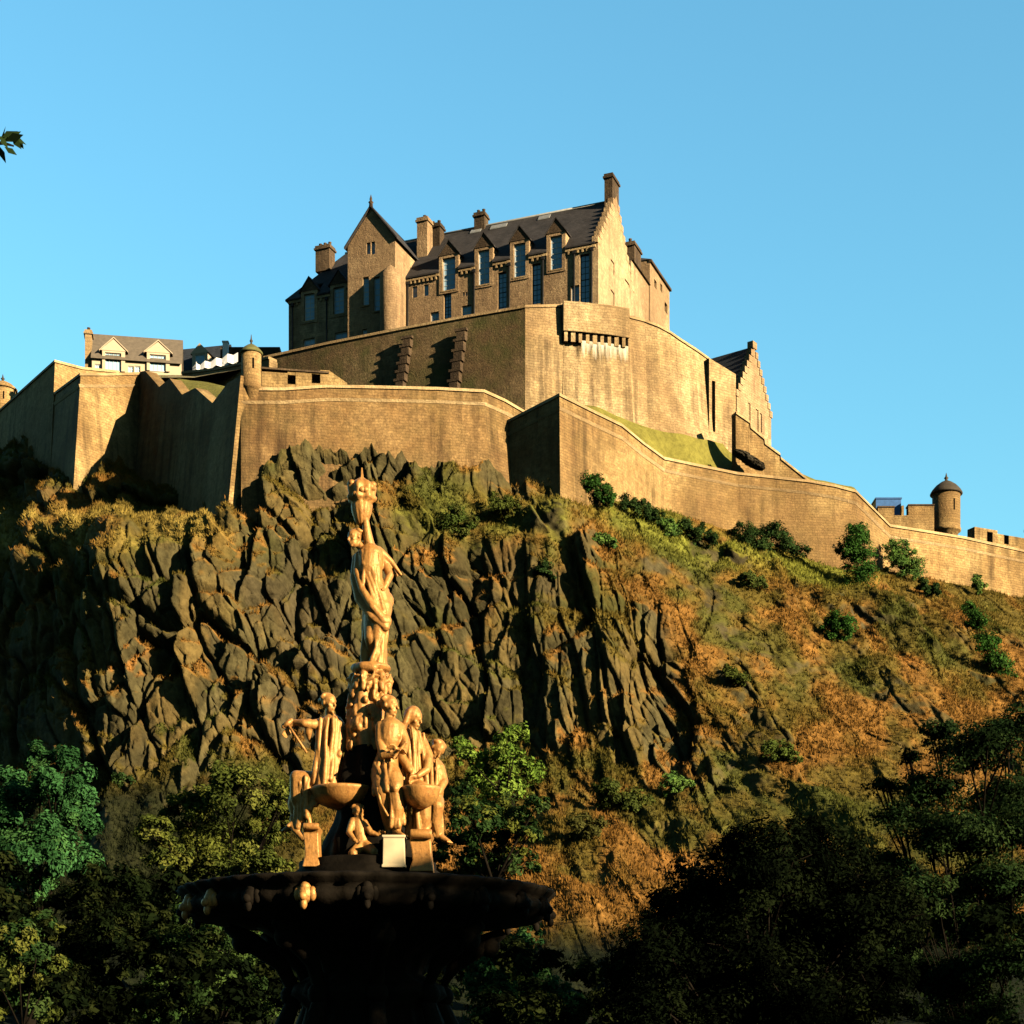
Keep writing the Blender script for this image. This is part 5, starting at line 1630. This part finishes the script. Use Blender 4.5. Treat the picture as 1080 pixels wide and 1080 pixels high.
# stem, lower basin, pool
m = MB()
m.lathe(AX, [(3.0, .95), (3.1, 1.0), (3.15, .92), (2.9, .62), (1.6, .4), (1.3, .1), (1.3, -.1)], 64)
m.build('lower_basin', M['bronze'], FT)
m = MB()
m.lathe(AX, [(5.3, -.1), (5.3, .42), (5.45, .5), (5.9, .5), (6.0, .4), (6.0, -.1)], 72)
m.build('pool_kerb', M['capstone'], FT)
wm = plain_mat("pool_water", (.01, .015, .014), .05)
m = MB(); m.lathe(AX, [(5.32, .1), (5.32, .25), (0.01, .25)], 48); m.build('pool_water', wm, FT)
m = MB()
def flut(ph, r, z): return r * (1 + .035 * math.cos(ph * 16))
m.lathe(AX, [(1.05, .5), (1.1, .9), (.8, 1.15), (.72, 1.6), (.78, 2.1), (.7, 2.4), (.9, 2.55), (.86, 2.66), (.62, 2.8), (.7, 3.0), (1.1, 3.24), (1.3, 3.36)], 64, mod=flut)
m.build('stem', M['bronze'], FT)
# scrolled brackets round the stem
def ring_dir(k, n, a0=0.0):
    a = a0 + 2 * math.pi * k / n
    return Vector((math.cos(a), math.sin(a), 0))
c0 = Vector((FX, FY, 0))
for k in range(8):
    d = ring_dir(k, 8, .2)
    m = MB()
    pts = [c0 + d * .72 + Vector((0, 0, 1.5)), c0 + d * 1.0 + Vector((0, 0, 1.75)), c0 + d * .98 + Vector((0, 0, 2.2)), c0 + d * .84 + Vector((0, 0, 2.55)), c0 + d * 1.0 + Vector((0, 0, 2.9)), c0 + d * 1.38 + Vector((0, 0, 3.18)), c0 + d * 1.62 + Vector((0, 0, 3.32))]
    m.tube(pts, [.10, .13, .11, .085, .09, .12, .06], 10)
    m.ball(pts[0] + d * .08, .16); m.ball(pts[3] + d * .05, .13); m.ball(pts[5] + d * .06 - Vector((0, 0, .02)), .14)
    m.build('bracket', M['bronze'], FT)
# upper basin: gadrooned bowl
BASZ = 3.83
def scal(ph, r, z):
    return r * (1 + (.012 * math.cos(ph * 40) if r > 1.2 else 0))
m = MB()
m.lathe(AX, [(1.1, 3.32), (1.6, 3.38), (1.95, 3.42), (2.07, 3.48), (2.11, 3.57), (2.06, 3.63), (2.11, 3.66), (2.16, 3.71), (2.185, 3.745), (2.15, 3.77), (2.06, 3.755), (2.0, 3.70), (1.5, 3.66), (.5, 3.66)], 160, mod=scal)
BASIN = m.build('upper_basin', M['bronze'], FT)
for k in range(20):
    d = ring_dir(k, 20, .08)
    m = MB()
    p = c0 + d * 2.1 + Vector((0, 0, 3.54))
    m.ball(p, .085, .085, .1); m.ball(p + d * .07 - Vector((0, 0, .03)), .05); m.ball(p + Vector((0, 0, .07)), .06)
    e = d.cross(Vector((0, 0, 1)))
    m.ball(p + e * .08, .045, .045, .08); m.ball(p - e * .08, .045, .045, .08)
    m.ball(p + d * .05 - Vector((0, 0, .11)), .04, .04, .06)
    m.build('lion_mask', M['gold'] if k in (11, 12, 14) else M['bronze'], BASIN)  # gold on three masks paints the light catching them
# plinth on the basin
m = MB()
m.lathe(AX, [(.86, 3.68), (.86, 3.98), (.80, 4.02), (.80, 4.1), (.6, 4.14), (.02, 4.14)], 48)
m.build('plinth', M['bronze'], FT)
# central shaft
m = MB()
def orn(ph, r, z): return r * (1 + .10 * math.cos(ph * 6 + z * 3) + .06 * math.sin(z * 16 + ph * 3))
m.lathe(AX, [(.52, 4.13), (.50, 4.35), (.36, 4.6), (.30, 4.95), (.36, 5.1), (.27, 5.3), (.25, 5.45)], 48, mod=orn)
m.build('shaft', M['bronze'], FT)
UPPER = MB()
UPPER.lathe(AX, [(.25, 5.44), (.23, 5.7), (.2, 6.0), (.17, 6.2), (.24, 6.26), (.15, 6.32)], 48, mod=orn)
rr = random.Random(4)
for k in range(150):
    z = rr.uniform(5.42, 6.25); a = rr.uniform(0, 6.28); r = np.interp(z, [5.4, 6.25], [.26, .2])
    UPPER.ball((FX + r * math.cos(a), FY + r * math.sin(a), z), rr.uniform(.02, .045), rr.uniform(.02, .045), rr.uniform(.03, .09), 8)


# ---- figures: one continuous body each, grown from tapered limbs and folds of cloth
def fuse(mb, name, mat, parent, voxel=.0085, smooth_it=3, wrinkle=.006):
    o = mb.build(name, mat, parent, fix=False)
    md = o.modifiers.new("remesh", 'REMESH'); md.mode = 'VOXEL'; md.voxel_size = voxel; md.use_smooth_shade = True
    sm = o.modifiers.new("smooth", 'SMOOTH'); sm.iterations = smooth_it; sm.factor = .5
    dg = bpy.context.evaluated_depsgraph_get()
    me = bpy.data.meshes.new_from_object(o.evaluated_get(dg))
    o.modifiers.clear()
    old = o.data; o.data = me; bpy.data.meshes.remove(old)
    me.name = name
    return o


def head(m, c, face, up=Vector((0, 0, 1)), s=1.0, hair='bun'):
    """head with brow, eye sockets, nose, lips, chin, ears and hair"""
    f = Vector(face).normalized(); up = Vector(up)
    up = (up - f * up.dot(f)).normalized(); sd = f.cross(up)
    def q(a, b, c_): return Vector(c) + (f * a + sd * b + up * c_) * s
    rot = Matrix((sd, f, up)).transposed()
    m.ball(q(0, 0, .025), .080 * s, .094 * s, .098 * s, 18, rot)
    m.ball(q(.035, 0, -.045), .056 * s, .058 * s, .075 * s, 14, rot)
    m.ball(q(.076, 0, -.098), .022 * s, .02 * s, .018 * s, 10, rot)
    m.cap(q(.088, 0, .026), q(.113, 0, -.022), .010 * s, .015 * s, 8)
    m.ball(q(.091, 0, -.056), .024 * s, .014 * s, .007 * s, 8, rot); m.ball(q(.089, 0, -.070), .020 * s, .014 * s, .008 * s, 8, rot)
    for e in (-1, 1):
        m.cap(q(.083, e * .014, .037), q(.068, e * .05, .035), .010 * s, .011 * s, 8)
        m.ball(q(.074, e * .030, .014), .013 * s, .012 * s, .009 * s, 8, rot)
        m.ball(q(.055, e * .043, -.025), .024 * s, .026 * s, .02 * s, 8, rot)
        m.ball(q(-.005, e * .083, .0), .012 * s, .02 * s, .03 * s, 8, rot)
    if hair:
        for k in range(26):
            a = -2.5 + 5.0 * (k % 13) / 12; b = .25 + .55 * (k // 13)
            m.ball(q(-.02 + .082 * math.cos(b + .5) * (0.2 - abs(a) / 5), .088 * math.sin(a * .62) * math.cos(b - .4), .045 + .07 * math.sin(b + .3) * math.cos(a * .4)), .026 * s, .026 * s, .022 * s, 8, rot)
        m.ball(q(-.03, 0, .055), .086 * s, .088 * s, .078 * s, 14, rot)
        if hair == 'bun': m.ball(q(-.115, 0, .03), .048 * s, .05 * s, .045 * s, 12, rot)
        if hair == 'hood':
            m.ball(q(-.03, 0, .03), .105 * s, .105 * s, .118 * s, 16, rot)
            m.chain([q(-.03, .085, .06), q(-.03, .10, -.06), q(-.05, .11, -.18)], [.035 * s, .04 * s, .05 * s], 8)
            m.chain([q(-.03, -.085, .06), q(-.03, -.10, -.06), q(-.05, -.11, -.18)], [.035 * s, .04 * s, .05 * s], 8)
    return q


def hand(m, w, d, n, s=1.0, curl=.5):
    """palm with four unequal bent fingers and a thumb from its side; w wrist, d along the palm, n palm normal"""
    w = Vector(w); d = Vector(d).normalized(); n = Vector(n); n = (n - d * n.dot(d)).normalized(); e = d.cross(n)
    m.cap(w, w + d * .045 * s, .022 * s, .026 * s, 8)
    for k, (ln, o) in enumerate(((.072, -.03), (.082, -.010), (.077, .010), (.06, .03))):
        b = w + d * .085 * s + e * o * s
        m.cap(w + d * .04 * s + e * o * .6 * s, b, .015 * s, .013 * s, 7)
        k1 = b + (d * math.cos(curl) + n * math.sin(curl)) * ln * .5 * s
        k2 = k1 + (d * math.cos(curl * 2) + n * math.sin(curl * 2)) * ln * .5 * s
        m.chain([b, k1, k2], [.0115 * s, .0105 * s, .0085 * s], 7)
    t0 = w + d * .025 * s - e * .03 * s
    m.chain([w + d * .02 * s, t0 + d * .02 * s - e * .012 * s + n * .01 * s, t0 + d * .055 * s - e * .02 * s + n * .03 * s], [.016 * s, .014 * s, .010 * s], 7)


def foot(m, a, d, s=1.0):
    """a: ankle, d: direction of the toes"""
    a = Vector(a); d = Vector(d).normalized()
    m.ball(a - d * .035 * s - Vector((0, 0, .035 * s)), .036 * s)
    m.chain([a, a + d * .07 * s - Vector((0, 0, .035 * s)), a + d * .15 * s - Vector((0, 0, .055 * s))], [.042 * s, .040 * s, .026 * s], 9)
    e = d.cross(Vector((0, 0, 1)))
    for k in range(5): m.ball(a + d * (.18 - .012 * abs(k - 1)) * s + e * (k - 2) * .018 * s - Vector((0, 0, .06 * s)), .013 * s, seg=8)


def folds(m, A, B_, n, r, sag=.03, seed=0, waves=1.0):
    """a fall of cloth between two edges (lists of points), as ridged folds over a thin sheet"""
    rg = random.Random(seed)
    A = [Vector(p) for p in A]; B_ = [Vector(p) for p in B_]
    def on(L_, t):
        t *= len(L_) - 1; i = min(int(t), len(L_) - 2)
        return L_[i].lerp(L_[i + 1], t - i)
    n = int(n * 1.6); r = r * .74
    for k in range(n):
        t = k / max(n - 1, 1)
        a, b = on(A, t), on(B_, min(max(t + rg.uniform(-.06, .06), 0), 1))
        big = (k % 2 == 0)
        rad = r * (1.2 if big else .6) * rg.uniform(.85, 1.15)
        off_ = Vector((0, -1, 0)) * (r * .8 if big else -r * .6)
        pts = []
        for j in range(6):
            f_ = j / 5
            p = a.lerp(b, f_) + off_ * (.5 + .9 * math.sin(2.2 * f_ + k)) + Vector((math.sin(k * 1.7 + f_ * 4.1) * r * .75 * waves + rg.uniform(-1, 1) * r * .3, rg.uniform(-.3, .3) * r, -sag * math.sin(math.pi * f_)))
            pts.append(p)
        m.chain(pts, [rad * (.6 + .6 * j / 5) * (1 + .15 * math.sin(j * 2 + k)) for j in range(6)], 9)


def pt(u, v, dy=0.0): return fp(u, v, dy)


R_ = PX
fuse(UPPER, 'shaft_leafwork', M['gold'], FT, .011, 1)
# --- crowning standing figure with raised arm holding a great vase
m = MB()
head(m, pt(374.5, 568, -.03), (-.75, -.62, -.12), (-.25, 0, 1), .92, 'bun')
m.cap(pt(384, 580), pt(377, 573, -.01), .056, .048)
m.chain([pt(391, 587, .0), pt(390, 599, -.01), pt(393, 613, 0), pt(398, 627, .01), pt(399, 640, .01)], [.150, .148, .118, .150, .165], 16)
m.ball(pt(385, 595, -.09), .06); m.ball(pt(395, 595, -.08), .06)
folds(m, [pt(382, 584, -.10), pt(392, 582, -.12), pt(399, 585, -.08)], [pt(384, 616, -.10), pt(391, 618, -.12), pt(400, 614, -.08)], 6, .026, 0, 9, .7)
m.ball(pt(404, 634, .05), .13)
# shoulders and raised arm (near)
m.chain([pt(391, 581, .02), pt(389, 572, -.02), pt(386.5, 558, -.04), pt(385.5, 549, -.05)], [.085, .062, .05, .042], 12)
m.chain([pt(385.5, 549, -.05), pt(384.5, 540, -.05)], [.04, .03], 10)
hand(m, pt(384.5, 541, -.07), (0, 0, 1), (-.5, .8, 0), 1.0, .5)
# other arm out and back with a flying scarf
m.chain([pt(398, 583, .03), pt(406, 594, .08), pt(411, 607, .02), pt(406, 619, -.06)], [.08, .058, .048, .036], 12)
hand(m, pt(406, 619, -.06), (-.6, -.3, -.6), (-.4, -.6, .3), 1.0, .6)
m.chain([pt(393, 578, -.02), pt(402, 583, .02), pt(412, 592, .06), pt(423, 606, .06)], [.05, .05, .036, .016], 10)
m.chain([pt(398, 582, .05), pt(409, 595, .1), pt(418, 607, .12)], [.05, .036, .02], 10)
m.chain([pt(404, 588, .04), pt(410, 602, .07), pt(409, 616, .08)], [.045, .036, .02], 10)
# sash from the far shoulder across the hip
folds(m, [pt(379, 582, -.06), pt(386, 580, -.13)], [pt(398, 650, -.17), pt(407, 645, -.14)], 4, .028, -.02, 3, .3)
m.chain([pt(378, 585, .0), pt(376.5, 603, -.05), pt(382, 622, -.12), pt(393, 640, -.19), pt(405, 655, -.17)], [.04, .042, .045, .05, .055], 10)
m.chain([pt(376, 588, .05), pt(374, 610, .02), pt(379, 632, -.06), pt(392, 650, -.16), pt(406, 661, -.15)], [.05, .055, .055, .055, .06], 10)
m.ball(pt(407, 655, -.14), .07, .06, .08)
# legs
m.chain([pt(402, 641, -.02), pt(400, 660, -.09), pt(398, 672, -.11), pt(399, 687, -.06), pt(399, 699, -.04)], [.135, .105, .078, .072, .045], 14)
m.chain([pt(395, 642, .03), pt(393, 660, -.04), pt(391, 673, -.10), pt(395, 688, -.02), pt(396, 698, .03)], [.13, .1, .078, .07, .045], 14)
foot(m, pt(399, 699, -.05), (-.5, -.85, 0)); foot(m, pt(395, 698, -.02), (-.9, -.4, 0))
# gown behind and around the legs
folds(m, [pt(384, 628, .1), pt(395, 632, .16), pt(408, 632, .1)], [pt(386, 702, .06), pt(396, 703, .18), pt(405, 702, .08)], 9, .05, 0, 5, .5)
folds(m, [pt(405, 648, -.12), pt(409, 650, -.06)], [pt(402, 700, -.1), pt(406, 702, .0)], 4, .032, 0, 6, .4)
folds(m, [pt(386, 634, .0), pt(384, 640, .1)], [pt(384, 700, .05), pt(386, 703, .12)], 4, .04, 0, 7, .4)
folds(m, [pt(398, 672, -.15), pt(404, 668, -.14)], [pt(392, 700, -.15), pt(402, 701, -.14)], 4, .026, 0, 8, .5)
fuse(m, 'standing_figure', M['gold'], FT)
# vase
va = pt(381.5, 540, -.02)
m = MB()
def vorn(ph, r, z): return r * (1 + (.10 * math.cos(ph * 7) if z > fz(532) else .03 * math.cos(ph * 12)))
m.lathe((va.x, va.y), [(.03, fz(555)), (.06, fz(553)), (.085, fz(549)), (.115, fz(541)), (.125, fz(534)), (.11, fz(531)), (.155, fz(529)), (.165, fz(526)), (.145, fz(523)), (.155, fz(519)), (.16, fz(515)), (.12, fz(510)), (.06, fz(507)), (.02, fz(504)), (.008, fz(494))], 48, mod=vorn)
for k in range(14):
    a = k * 2.4; z = fz(512 + (k % 4) * 4.5)
    m.ball((va.x + .13 * math.cos(a), va.y + .13 * math.sin(a), z), .045, .045, .04, 10)
m.build('vase', M['gold'], FT)
# pedestal of the crowning figure: slab, cherub heads, scrolls
m = MB()
ca = (pt(391, 700).x, FY)
m.lathe(ca, [(.1, fz(724)), (.16, fz(722)), (.20, fz(716)), (.15, fz(711)), (.22, fz(708)), (.24, fz(705)), (.22, fz(702)), (.02, fz(701.5))], 40)
m.chain([pt(375, 706, -.12), pt(383, 703, -.2), pt(394, 704, -.22)], [.05, .06, .05], 9)
for k in range(6):
    d = ring_dir(k, 6, -1.9)
    p = Vector((ca[0], ca[1], fz(717))) + d * .2
    head(m, p, d, (0, 0, 1), .62, 'bun')
    m.chain([p + Vector((0, 0, -.07)), p + d * .02 + Vector((0, 0, -.14))], [.05, .03], 8)
    e = d.cross(Vector((0, 0, 1)))
    m.chain([p - e * .05 - Vector((0, 0, .05)), p - e * .11 - Vector((0, 0, .02)), p - e * .14 + Vector((0, 0, .05))], [.03, .026, .012], 8)
fuse(m, 'cherub_capital', M['gold'], FT, .011, 1)

# --- seated figure on the left, hammer in hand
m = MB()
head(m, pt(346.5, 742, -.02), (.72, -.55, -.12), (0, 0, 1), .98, 'bun')
m.cap(pt(349, 757, .02), pt(347.5, 750, .0), .06, .052)
m.chain([pt(350, 767, .03), pt(349, 782, .03), pt(347, 800, .03), pt(345, 820, .03), pt(344, 828, .02)], [.155, .15, .13, .165, .17], 16)
m.chain([pt(341, 764, -.03), pt(330, 764, -.12), pt(321, 763, -.16), pt(311, 762, -.10), pt(304, 768, -.08)], [.075, .058, .048, .04, .03], 12)
hand(m, pt(305, 767, -.08), (-.5, 0, -.9), (.3, -.8, .2), 1.0, .6)
m.chain([pt(326, 762, -.13), pt(325, 772, -.1), pt(327, 782, -.05)], [.05, .045, .02], 8)
m.chain([pt(357, 766, .05), pt(362, 780, .0), pt(358, 796, -.12)], [.07, .055, .04], 12)
folds(m, [pt(335, 760, -.08), pt(344, 757, -.15), pt(356, 758, -.12), pt(362, 768, -.04)], [pt(333, 826, -.14), pt(341, 830, -.2), pt(350, 832, -.16), pt(358, 822, -.06)], 10, .036, -.01, 11, .5)
folds(m, [pt(352, 754, -.05), pt(360, 762, -.08)], [pt(350, 822, -.18), pt(356, 826, -.12)], 4, .03, 0, 12, .5)
m.chain([pt(343, 828, -.02), pt(328, 824, -.05), pt(313, 820, -.08)], [.15, .12, .085], 14)
m.chain([pt(345, 832, .16), pt(330, 828, .2), pt(316, 824, .22)], [.14, .12, .085], 14)
m.chain([pt(313, 820, -.08), pt(313, 842, -.06), pt(318, 862, .0)], [.085, .078, .05], 12)
m.chain([pt(316, 824, .22), pt(310, 848, .22), pt(313, 868, .2)], [.085, .075, .05], 12)
foot(m, pt(317, 864, 0), (-.9, -.4, -.2)); foot(m, pt(312, 869, .2), (-.9, -.3, -.2))
folds(m, [pt(344, 828, -.18), pt(328, 822, -.16), pt(313, 816, -.14)], [pt(336, 842, -.18), pt(324, 860, -.14), pt(312, 874, -.08)], 8, .034, .02, 13, .8)
folds(m, [pt(318, 826, -.14), pt(312, 824, -.1)], [pt(330, 884, -.12), pt(308, 868, .0)], 5, .03, .0, 14, .9)
m.chain([pt(308, 862, -.02), pt(310, 874, -.06), pt(320, 884, -.08), pt(334, 880, -.08)], [.03, .04, .045, .03], 9)
fuse(m, 'seated_figure', M['gold'], FT)
m = MB(); m.cap(pt(303, 763, -.12), pt(323, 793, -.16), .013, .015, 8); m.cap(pt(299, 766, -.12), pt(307, 760, -.12), .03, .03, 8); m.build('hammer', M['gold'], FT)
# --- front figure, turned to the sun
m = MB()
head(m, pt(410.5, 745, -.34), (.86, -.42, -.08), (.05, 0, 1), 1.05, 'bun')
m.cap(pt(410, 761, -.34), pt(410, 753, -.34), .058, .052)
m.chain([pt(412, 770, -.34), pt(411, 780, -.35), pt(409, 795, -.33), pt(406, 812, -.3)], [.150, .148, .122, .16], 16)
m.ball(pt(417, 776, -.43), .07, .04, .05); m.ball(pt(407, 776, -.44), .07, .04, .05)
m.chain([pt(402, 767, -.36), pt(401, 783, -.42), pt(404, 797, -.5), pt(417, 794, -.56)], [.075, .055, .046, .034], 12)
hand(m, pt(417, 794, -.56), (.8, -.2, .2), (0, -.4, -.8), 1.0, .6)
m.chain([pt(421, 768, -.32), pt(427, 780, -.36), pt(426, 792, -.46), pt(419, 791, -.56)], [.075, .055, .044, .032], 12)
hand(m, pt(420, 791, -.56), (-.6, -.3, .3), (0, -.6, -.6), 1.0, .5)
m.cap(pt(415, 800, -.58), pt(428, 783, -.56), .018, .022, 8)
m.chain([pt(410, 815, -.36), pt(415, 822, -.52), pt(417, 830, -.62)], [.135, .115, .09], 14)
m.chain([pt(417, 830, -.62), pt(419, 852, -.60), pt(418, 877, -.54)], [.09, .082, .052], 12)
m.chain([pt(402, 816, -.34), pt(403, 828, -.5), pt(404, 836, -.58)], [.13, .11, .085], 14)
m.chain([pt(404, 836, -.58), pt(408, 858, -.5), pt(411, 878, -.42)], [.085, .075, .05], 12)
foot(m, pt(418, 878, -.56), (.55, -.8, 0), 1.05); foot(m, pt(411, 879, -.42), (.2, -.95, 0))
folds(m, [pt(397, 806, -.44), pt(405, 803, -.5), pt(414, 806, -.5)], [pt(396, 838, -.5), pt(404, 834, -.62), pt(416, 832, -.68)], 7, .032, -.02, 21, .7)
folds(m, [pt(411, 826, -.66), pt(420, 824, -.62), pt(424, 830, -.52)], [pt(412, 872, -.60), pt(420, 872, -.62), pt(426, 868, -.52)], 5, .028, 0, 22, .6)
m.chain([pt(396, 806, -.45), pt(401, 815, -.52), pt(407, 822, -.56), pt(398, 838, -.55)], [.035, .04, .036, .02], 9)
fuse(m, 'seated_figure', M['gold'], FT)
m = MB(); m.chain([pt(398, 832, -.62), pt(402, 848, -.66), pt(409, 860, -.68)], [.018, .015, .012], 8); m.build('compass', M['gold'], FT)
# --- hooded figure behind to the right
m = MB()
head(m, pt(436.5, 758, -.08), (.80, -.45, -.3), (0, 0, 1), 1.0, 'hood')
m.cap(pt(434, 774, -.06), pt(435, 765, -.07), .06, .055)
m.chain([pt(434, 785, -.05), pt(435, 802, -.06), pt(437, 822, -.08), pt(438, 834, -.08)], [.165, .15, .17, .19], 16)
folds(m, [pt(424, 772, -.14), pt(434, 768, -.22), pt(446, 774, -.12)], [pt(426, 834, -.24), pt(438, 838, -.32), pt(454, 836, -.2)], 11, .036, -.02, 31, .5)
m.chain([pt(444, 782, -.08), pt(452, 797, -.14), pt(450, 812, -.26), pt(441, 818, -.34)], [.075, .06, .046, .034], 12)
hand(m, pt(441, 818, -.34), (-.7, -.2, -.3), (0, -.6, -.7), 1.0, .5)
m.chain([pt(425, 784, -.16), pt(424, 800, -.26), pt(432, 812, -.34)], [.07, .055, .04], 12)
m.chain([pt(436, 834, -.14), pt(443, 836, -.34), pt(446, 840, -.46)], [.15, .13, .1], 14)
m.chain([pt(446, 840, -.46), pt(447, 862, -.42), pt(444, 884, -.36)], [.1, .085, .055], 12)
foot(m, pt(444, 884, -.36), (.5, -.8, 0))
folds(m, [pt(430, 838, -.36), pt(440, 838, -.5), pt(450, 840, -.46)], [pt(430, 884, -.34), pt(440, 888, -.44), pt(450, 880, -.4)], 8, .034, 0, 32, .8)
fuse(m, 'seated_figure', M['gold'], FT)
# --- bowed figure at the right end
m = MB()
head(m, pt(460.5, 791, -.02), (.35, -.62, -.72), (.5, 0, .85), .96, 'bun')
m.cap(pt(457.5, 803, .02), pt(459, 797, .0), .058, .05)
m.chain([pt(456.5, 812, .04), pt(455, 824, .05), pt(453, 838, .05)], [.145, .14, .165], 16)
m.chain([pt(463, 810, .0), pt(468, 824, -.06), pt(462, 836, -.2), pt(452, 840, -.28)], [.072, .056, .045, .032], 12)
hand(m, pt(453, 840, -.28), (-.8, -.3, -.1), (0, -.3, -.9), 1.0, .4)
m.chain([pt(449, 808, -.02), pt(447, 820, -.12), pt(449, 832, -.24)], [.07, .055, .04], 12)
folds(m, [pt(448, 802, -.08), pt(455, 799, -.12), pt(464, 806, -.08)], [pt(446, 836, -.2), pt(455, 842, -.24), pt(467, 834, -.1)], 8, .03, -.01, 41, .6)
m.chain([pt(454, 842, .02), pt(459, 846, -.16), pt(461, 850, -.24)], [.14, .11, .085], 12)
m.chain([pt(461, 850, -.24), pt(459, 866, -.2), pt(462, 882, -.14)], [.085, .07, .048], 12)
foot(m, pt(462, 880, -.14), (.85, -.4, -.25))
folds(m, [pt(455, 848, -.22), pt(464, 848, -.16)], [pt(452, 878, -.2), pt(468, 884, -.1)], 6, .028, 0, 42, .8)
fuse(m, 'seated_figure', M['gold'], FT)
# --- child figure in the shade between the seats
m = MB()
head(m, pt(378, 857, -.42), (.4, -.8, -.2), (0, 0, 1), .8, 'bun')
m.chain([pt(378, 868, -.4), pt(380, 880, -.42), pt(383, 892, -.42)], [.09, .085, .095], 14)
m.chain([pt(372, 866, -.44), pt(368, 878, -.52), pt(374, 886, -.6)], [.045, .036, .026], 10)
m.chain([pt(385, 868, -.44), pt(391, 878, -.5), pt(398, 880, -.52)], [.045, .036, .026], 10)
m.chain([pt(380, 893, -.46), pt(372, 900, -.6), pt(378, 912, -.6)], [.075, .055, .036], 10)
m.chain([pt(386, 893, -.46), pt(394, 898, -.58), pt(396, 911, -.56)], [.075, .055, .036], 10)
hand(m, pt(374, 886, -.6), (.5, -.3, -.4), (0, -.7, .3), .7, .5); hand(m, pt(398, 880, -.52), (.8, -.2, .3), (0, -.7, -.3), .7, .4)
foot(m, pt(378, 911, -.6), (-.3, -.9, 0), .75); foot(m, pt(396, 910, -.56), (.5, -.8, 0), .75)
fuse(m, 'child_figure', M['gold'], FT)
# seats: shallow bowls jutting from the shaft
for (u, v0, v1, r, dy) in ((362, 833, 853, .37, -.12), (444, 839, 858, .215, -.60)):
    c = pt(u, v0, dy)
    m = MB()
    m.lathe((c.x, c.y), [(.05, fz(v1 + 3)), (r * .45, fz(v1 + 1)), (r * .8, fz(v1 - 4)), (r * .95, fz(v0 + 9)), (r, fz(v0 + 4)), (r * 1.04, fz(v0 + 2)), (r, fz(v0)), (.02, fz(v0))], 40)
    m.build('seat_bowl', M['gold'], FT)
for dy_, u in ((.5, 400),):
    c = pt(u, 836, dy_); m = MB()
    m.lathe((c.x, c.y), [(.05, fz(862)), (.2, fz(855)), (.36, fz(842)), (.38, fz(836)), (.02, fz(836))], 32); m.build('seat_bowl', M['bronze'], FT)
# scroll feet and pale block
def scroll(u0, v0, u1, v1, dy, w, mat='gold'):
    m = MB()
    a, b = pt((u0 + u1) / 2, v1, dy), pt((u0 + u1) / 2, v0, dy)
    wd = (u1 - u0) * PX
    prof = [(0, 0), (.05, .3), (.0, .6), (-.06, .85), (.06, 1.0)]
    vs = []
    for k, (o_, t) in enumerate(prof):
        z = a.z + (b.z - a.z) * t; s_ = wd / 2 * (1.12 if k == 0 else (.9 if k < 3 else .98)); x = a.x + o_ * wd
        vs += [(x - s_, a.y - w / 2 - (.05 if k in (0, 4) else 0), z), (x + s_, a.y - w / 2 - (.05 if k in (0, 4) else 0), z), (x + s_, a.y + w / 2, z), (x - s_, a.y + w / 2, z)]
    fs = [(3, 2, 1, 0), tuple(range(len(vs) - 4, len(vs)))]
    for k in range(len(prof) - 1):
        for j in range(4): fs.append((4 * k + j, 4 * k + (j + 1) % 4, 4 * k + 4 + (j + 1) % 4, 4 * k + 4 + j))
    m.add(vs, fs)
    m.tube([(a.x - wd * .5, a.y - w / 2 - .04, b.z + .0), (a.x + wd * .5, a.y - w / 2 - .04, b.z)], wd * .22, 14)
    o = m.build('scroll_foot', M[mat], FT)
    bv = o.modifiers.new("bevel", 'BEVEL'); bv.width = .012; bv.segments = 2
scroll(322, 874, 338, 916, -.45, .3)
scroll(434, 882, 456, 921, -.62, .32)
scroll(371, 886, 388, 916, .55, .3, 'bronze')
m = MB()
a, b = pt(416, 916, -.72), pt(416, 882, -.72)
vs = []
for t, s_ in ((0, 1.0), (.08, 1.0), (.1, .92), (.9, .88), (.93, .98), (1, .98)):
    z = a.z + (b.z - a.z) * t; hw_ = .135 * s_
    vs += [(a.x - hw_, a.y - hw_, z), (a.x + hw_, a.y - hw_, z), (a.x + hw_, a.y + hw_, z), (a.x - hw_, a.y + hw_, z)]
fs = [(3, 2, 1, 0), tuple(range(20, 24))] + [(4 * k + j, 4 * k + (j + 1) % 4, 4 * k + 4 + (j + 1) % 4, 4 * k + 4 + j) for k in range(5) for j in range(4)]
m.add(vs, fs)
o = m.build('foot_block', M['creamstone'], FT)
bv = o.modifiers.new("bevel", 'BEVEL'); bv.width = .01; bv.segments = 2
# walls and towers read as things of their own
for o in list(bpy.data.objects):
    if o.parent is None and o.get("category") and not o.get("kind"): o["kind"] = "thing"
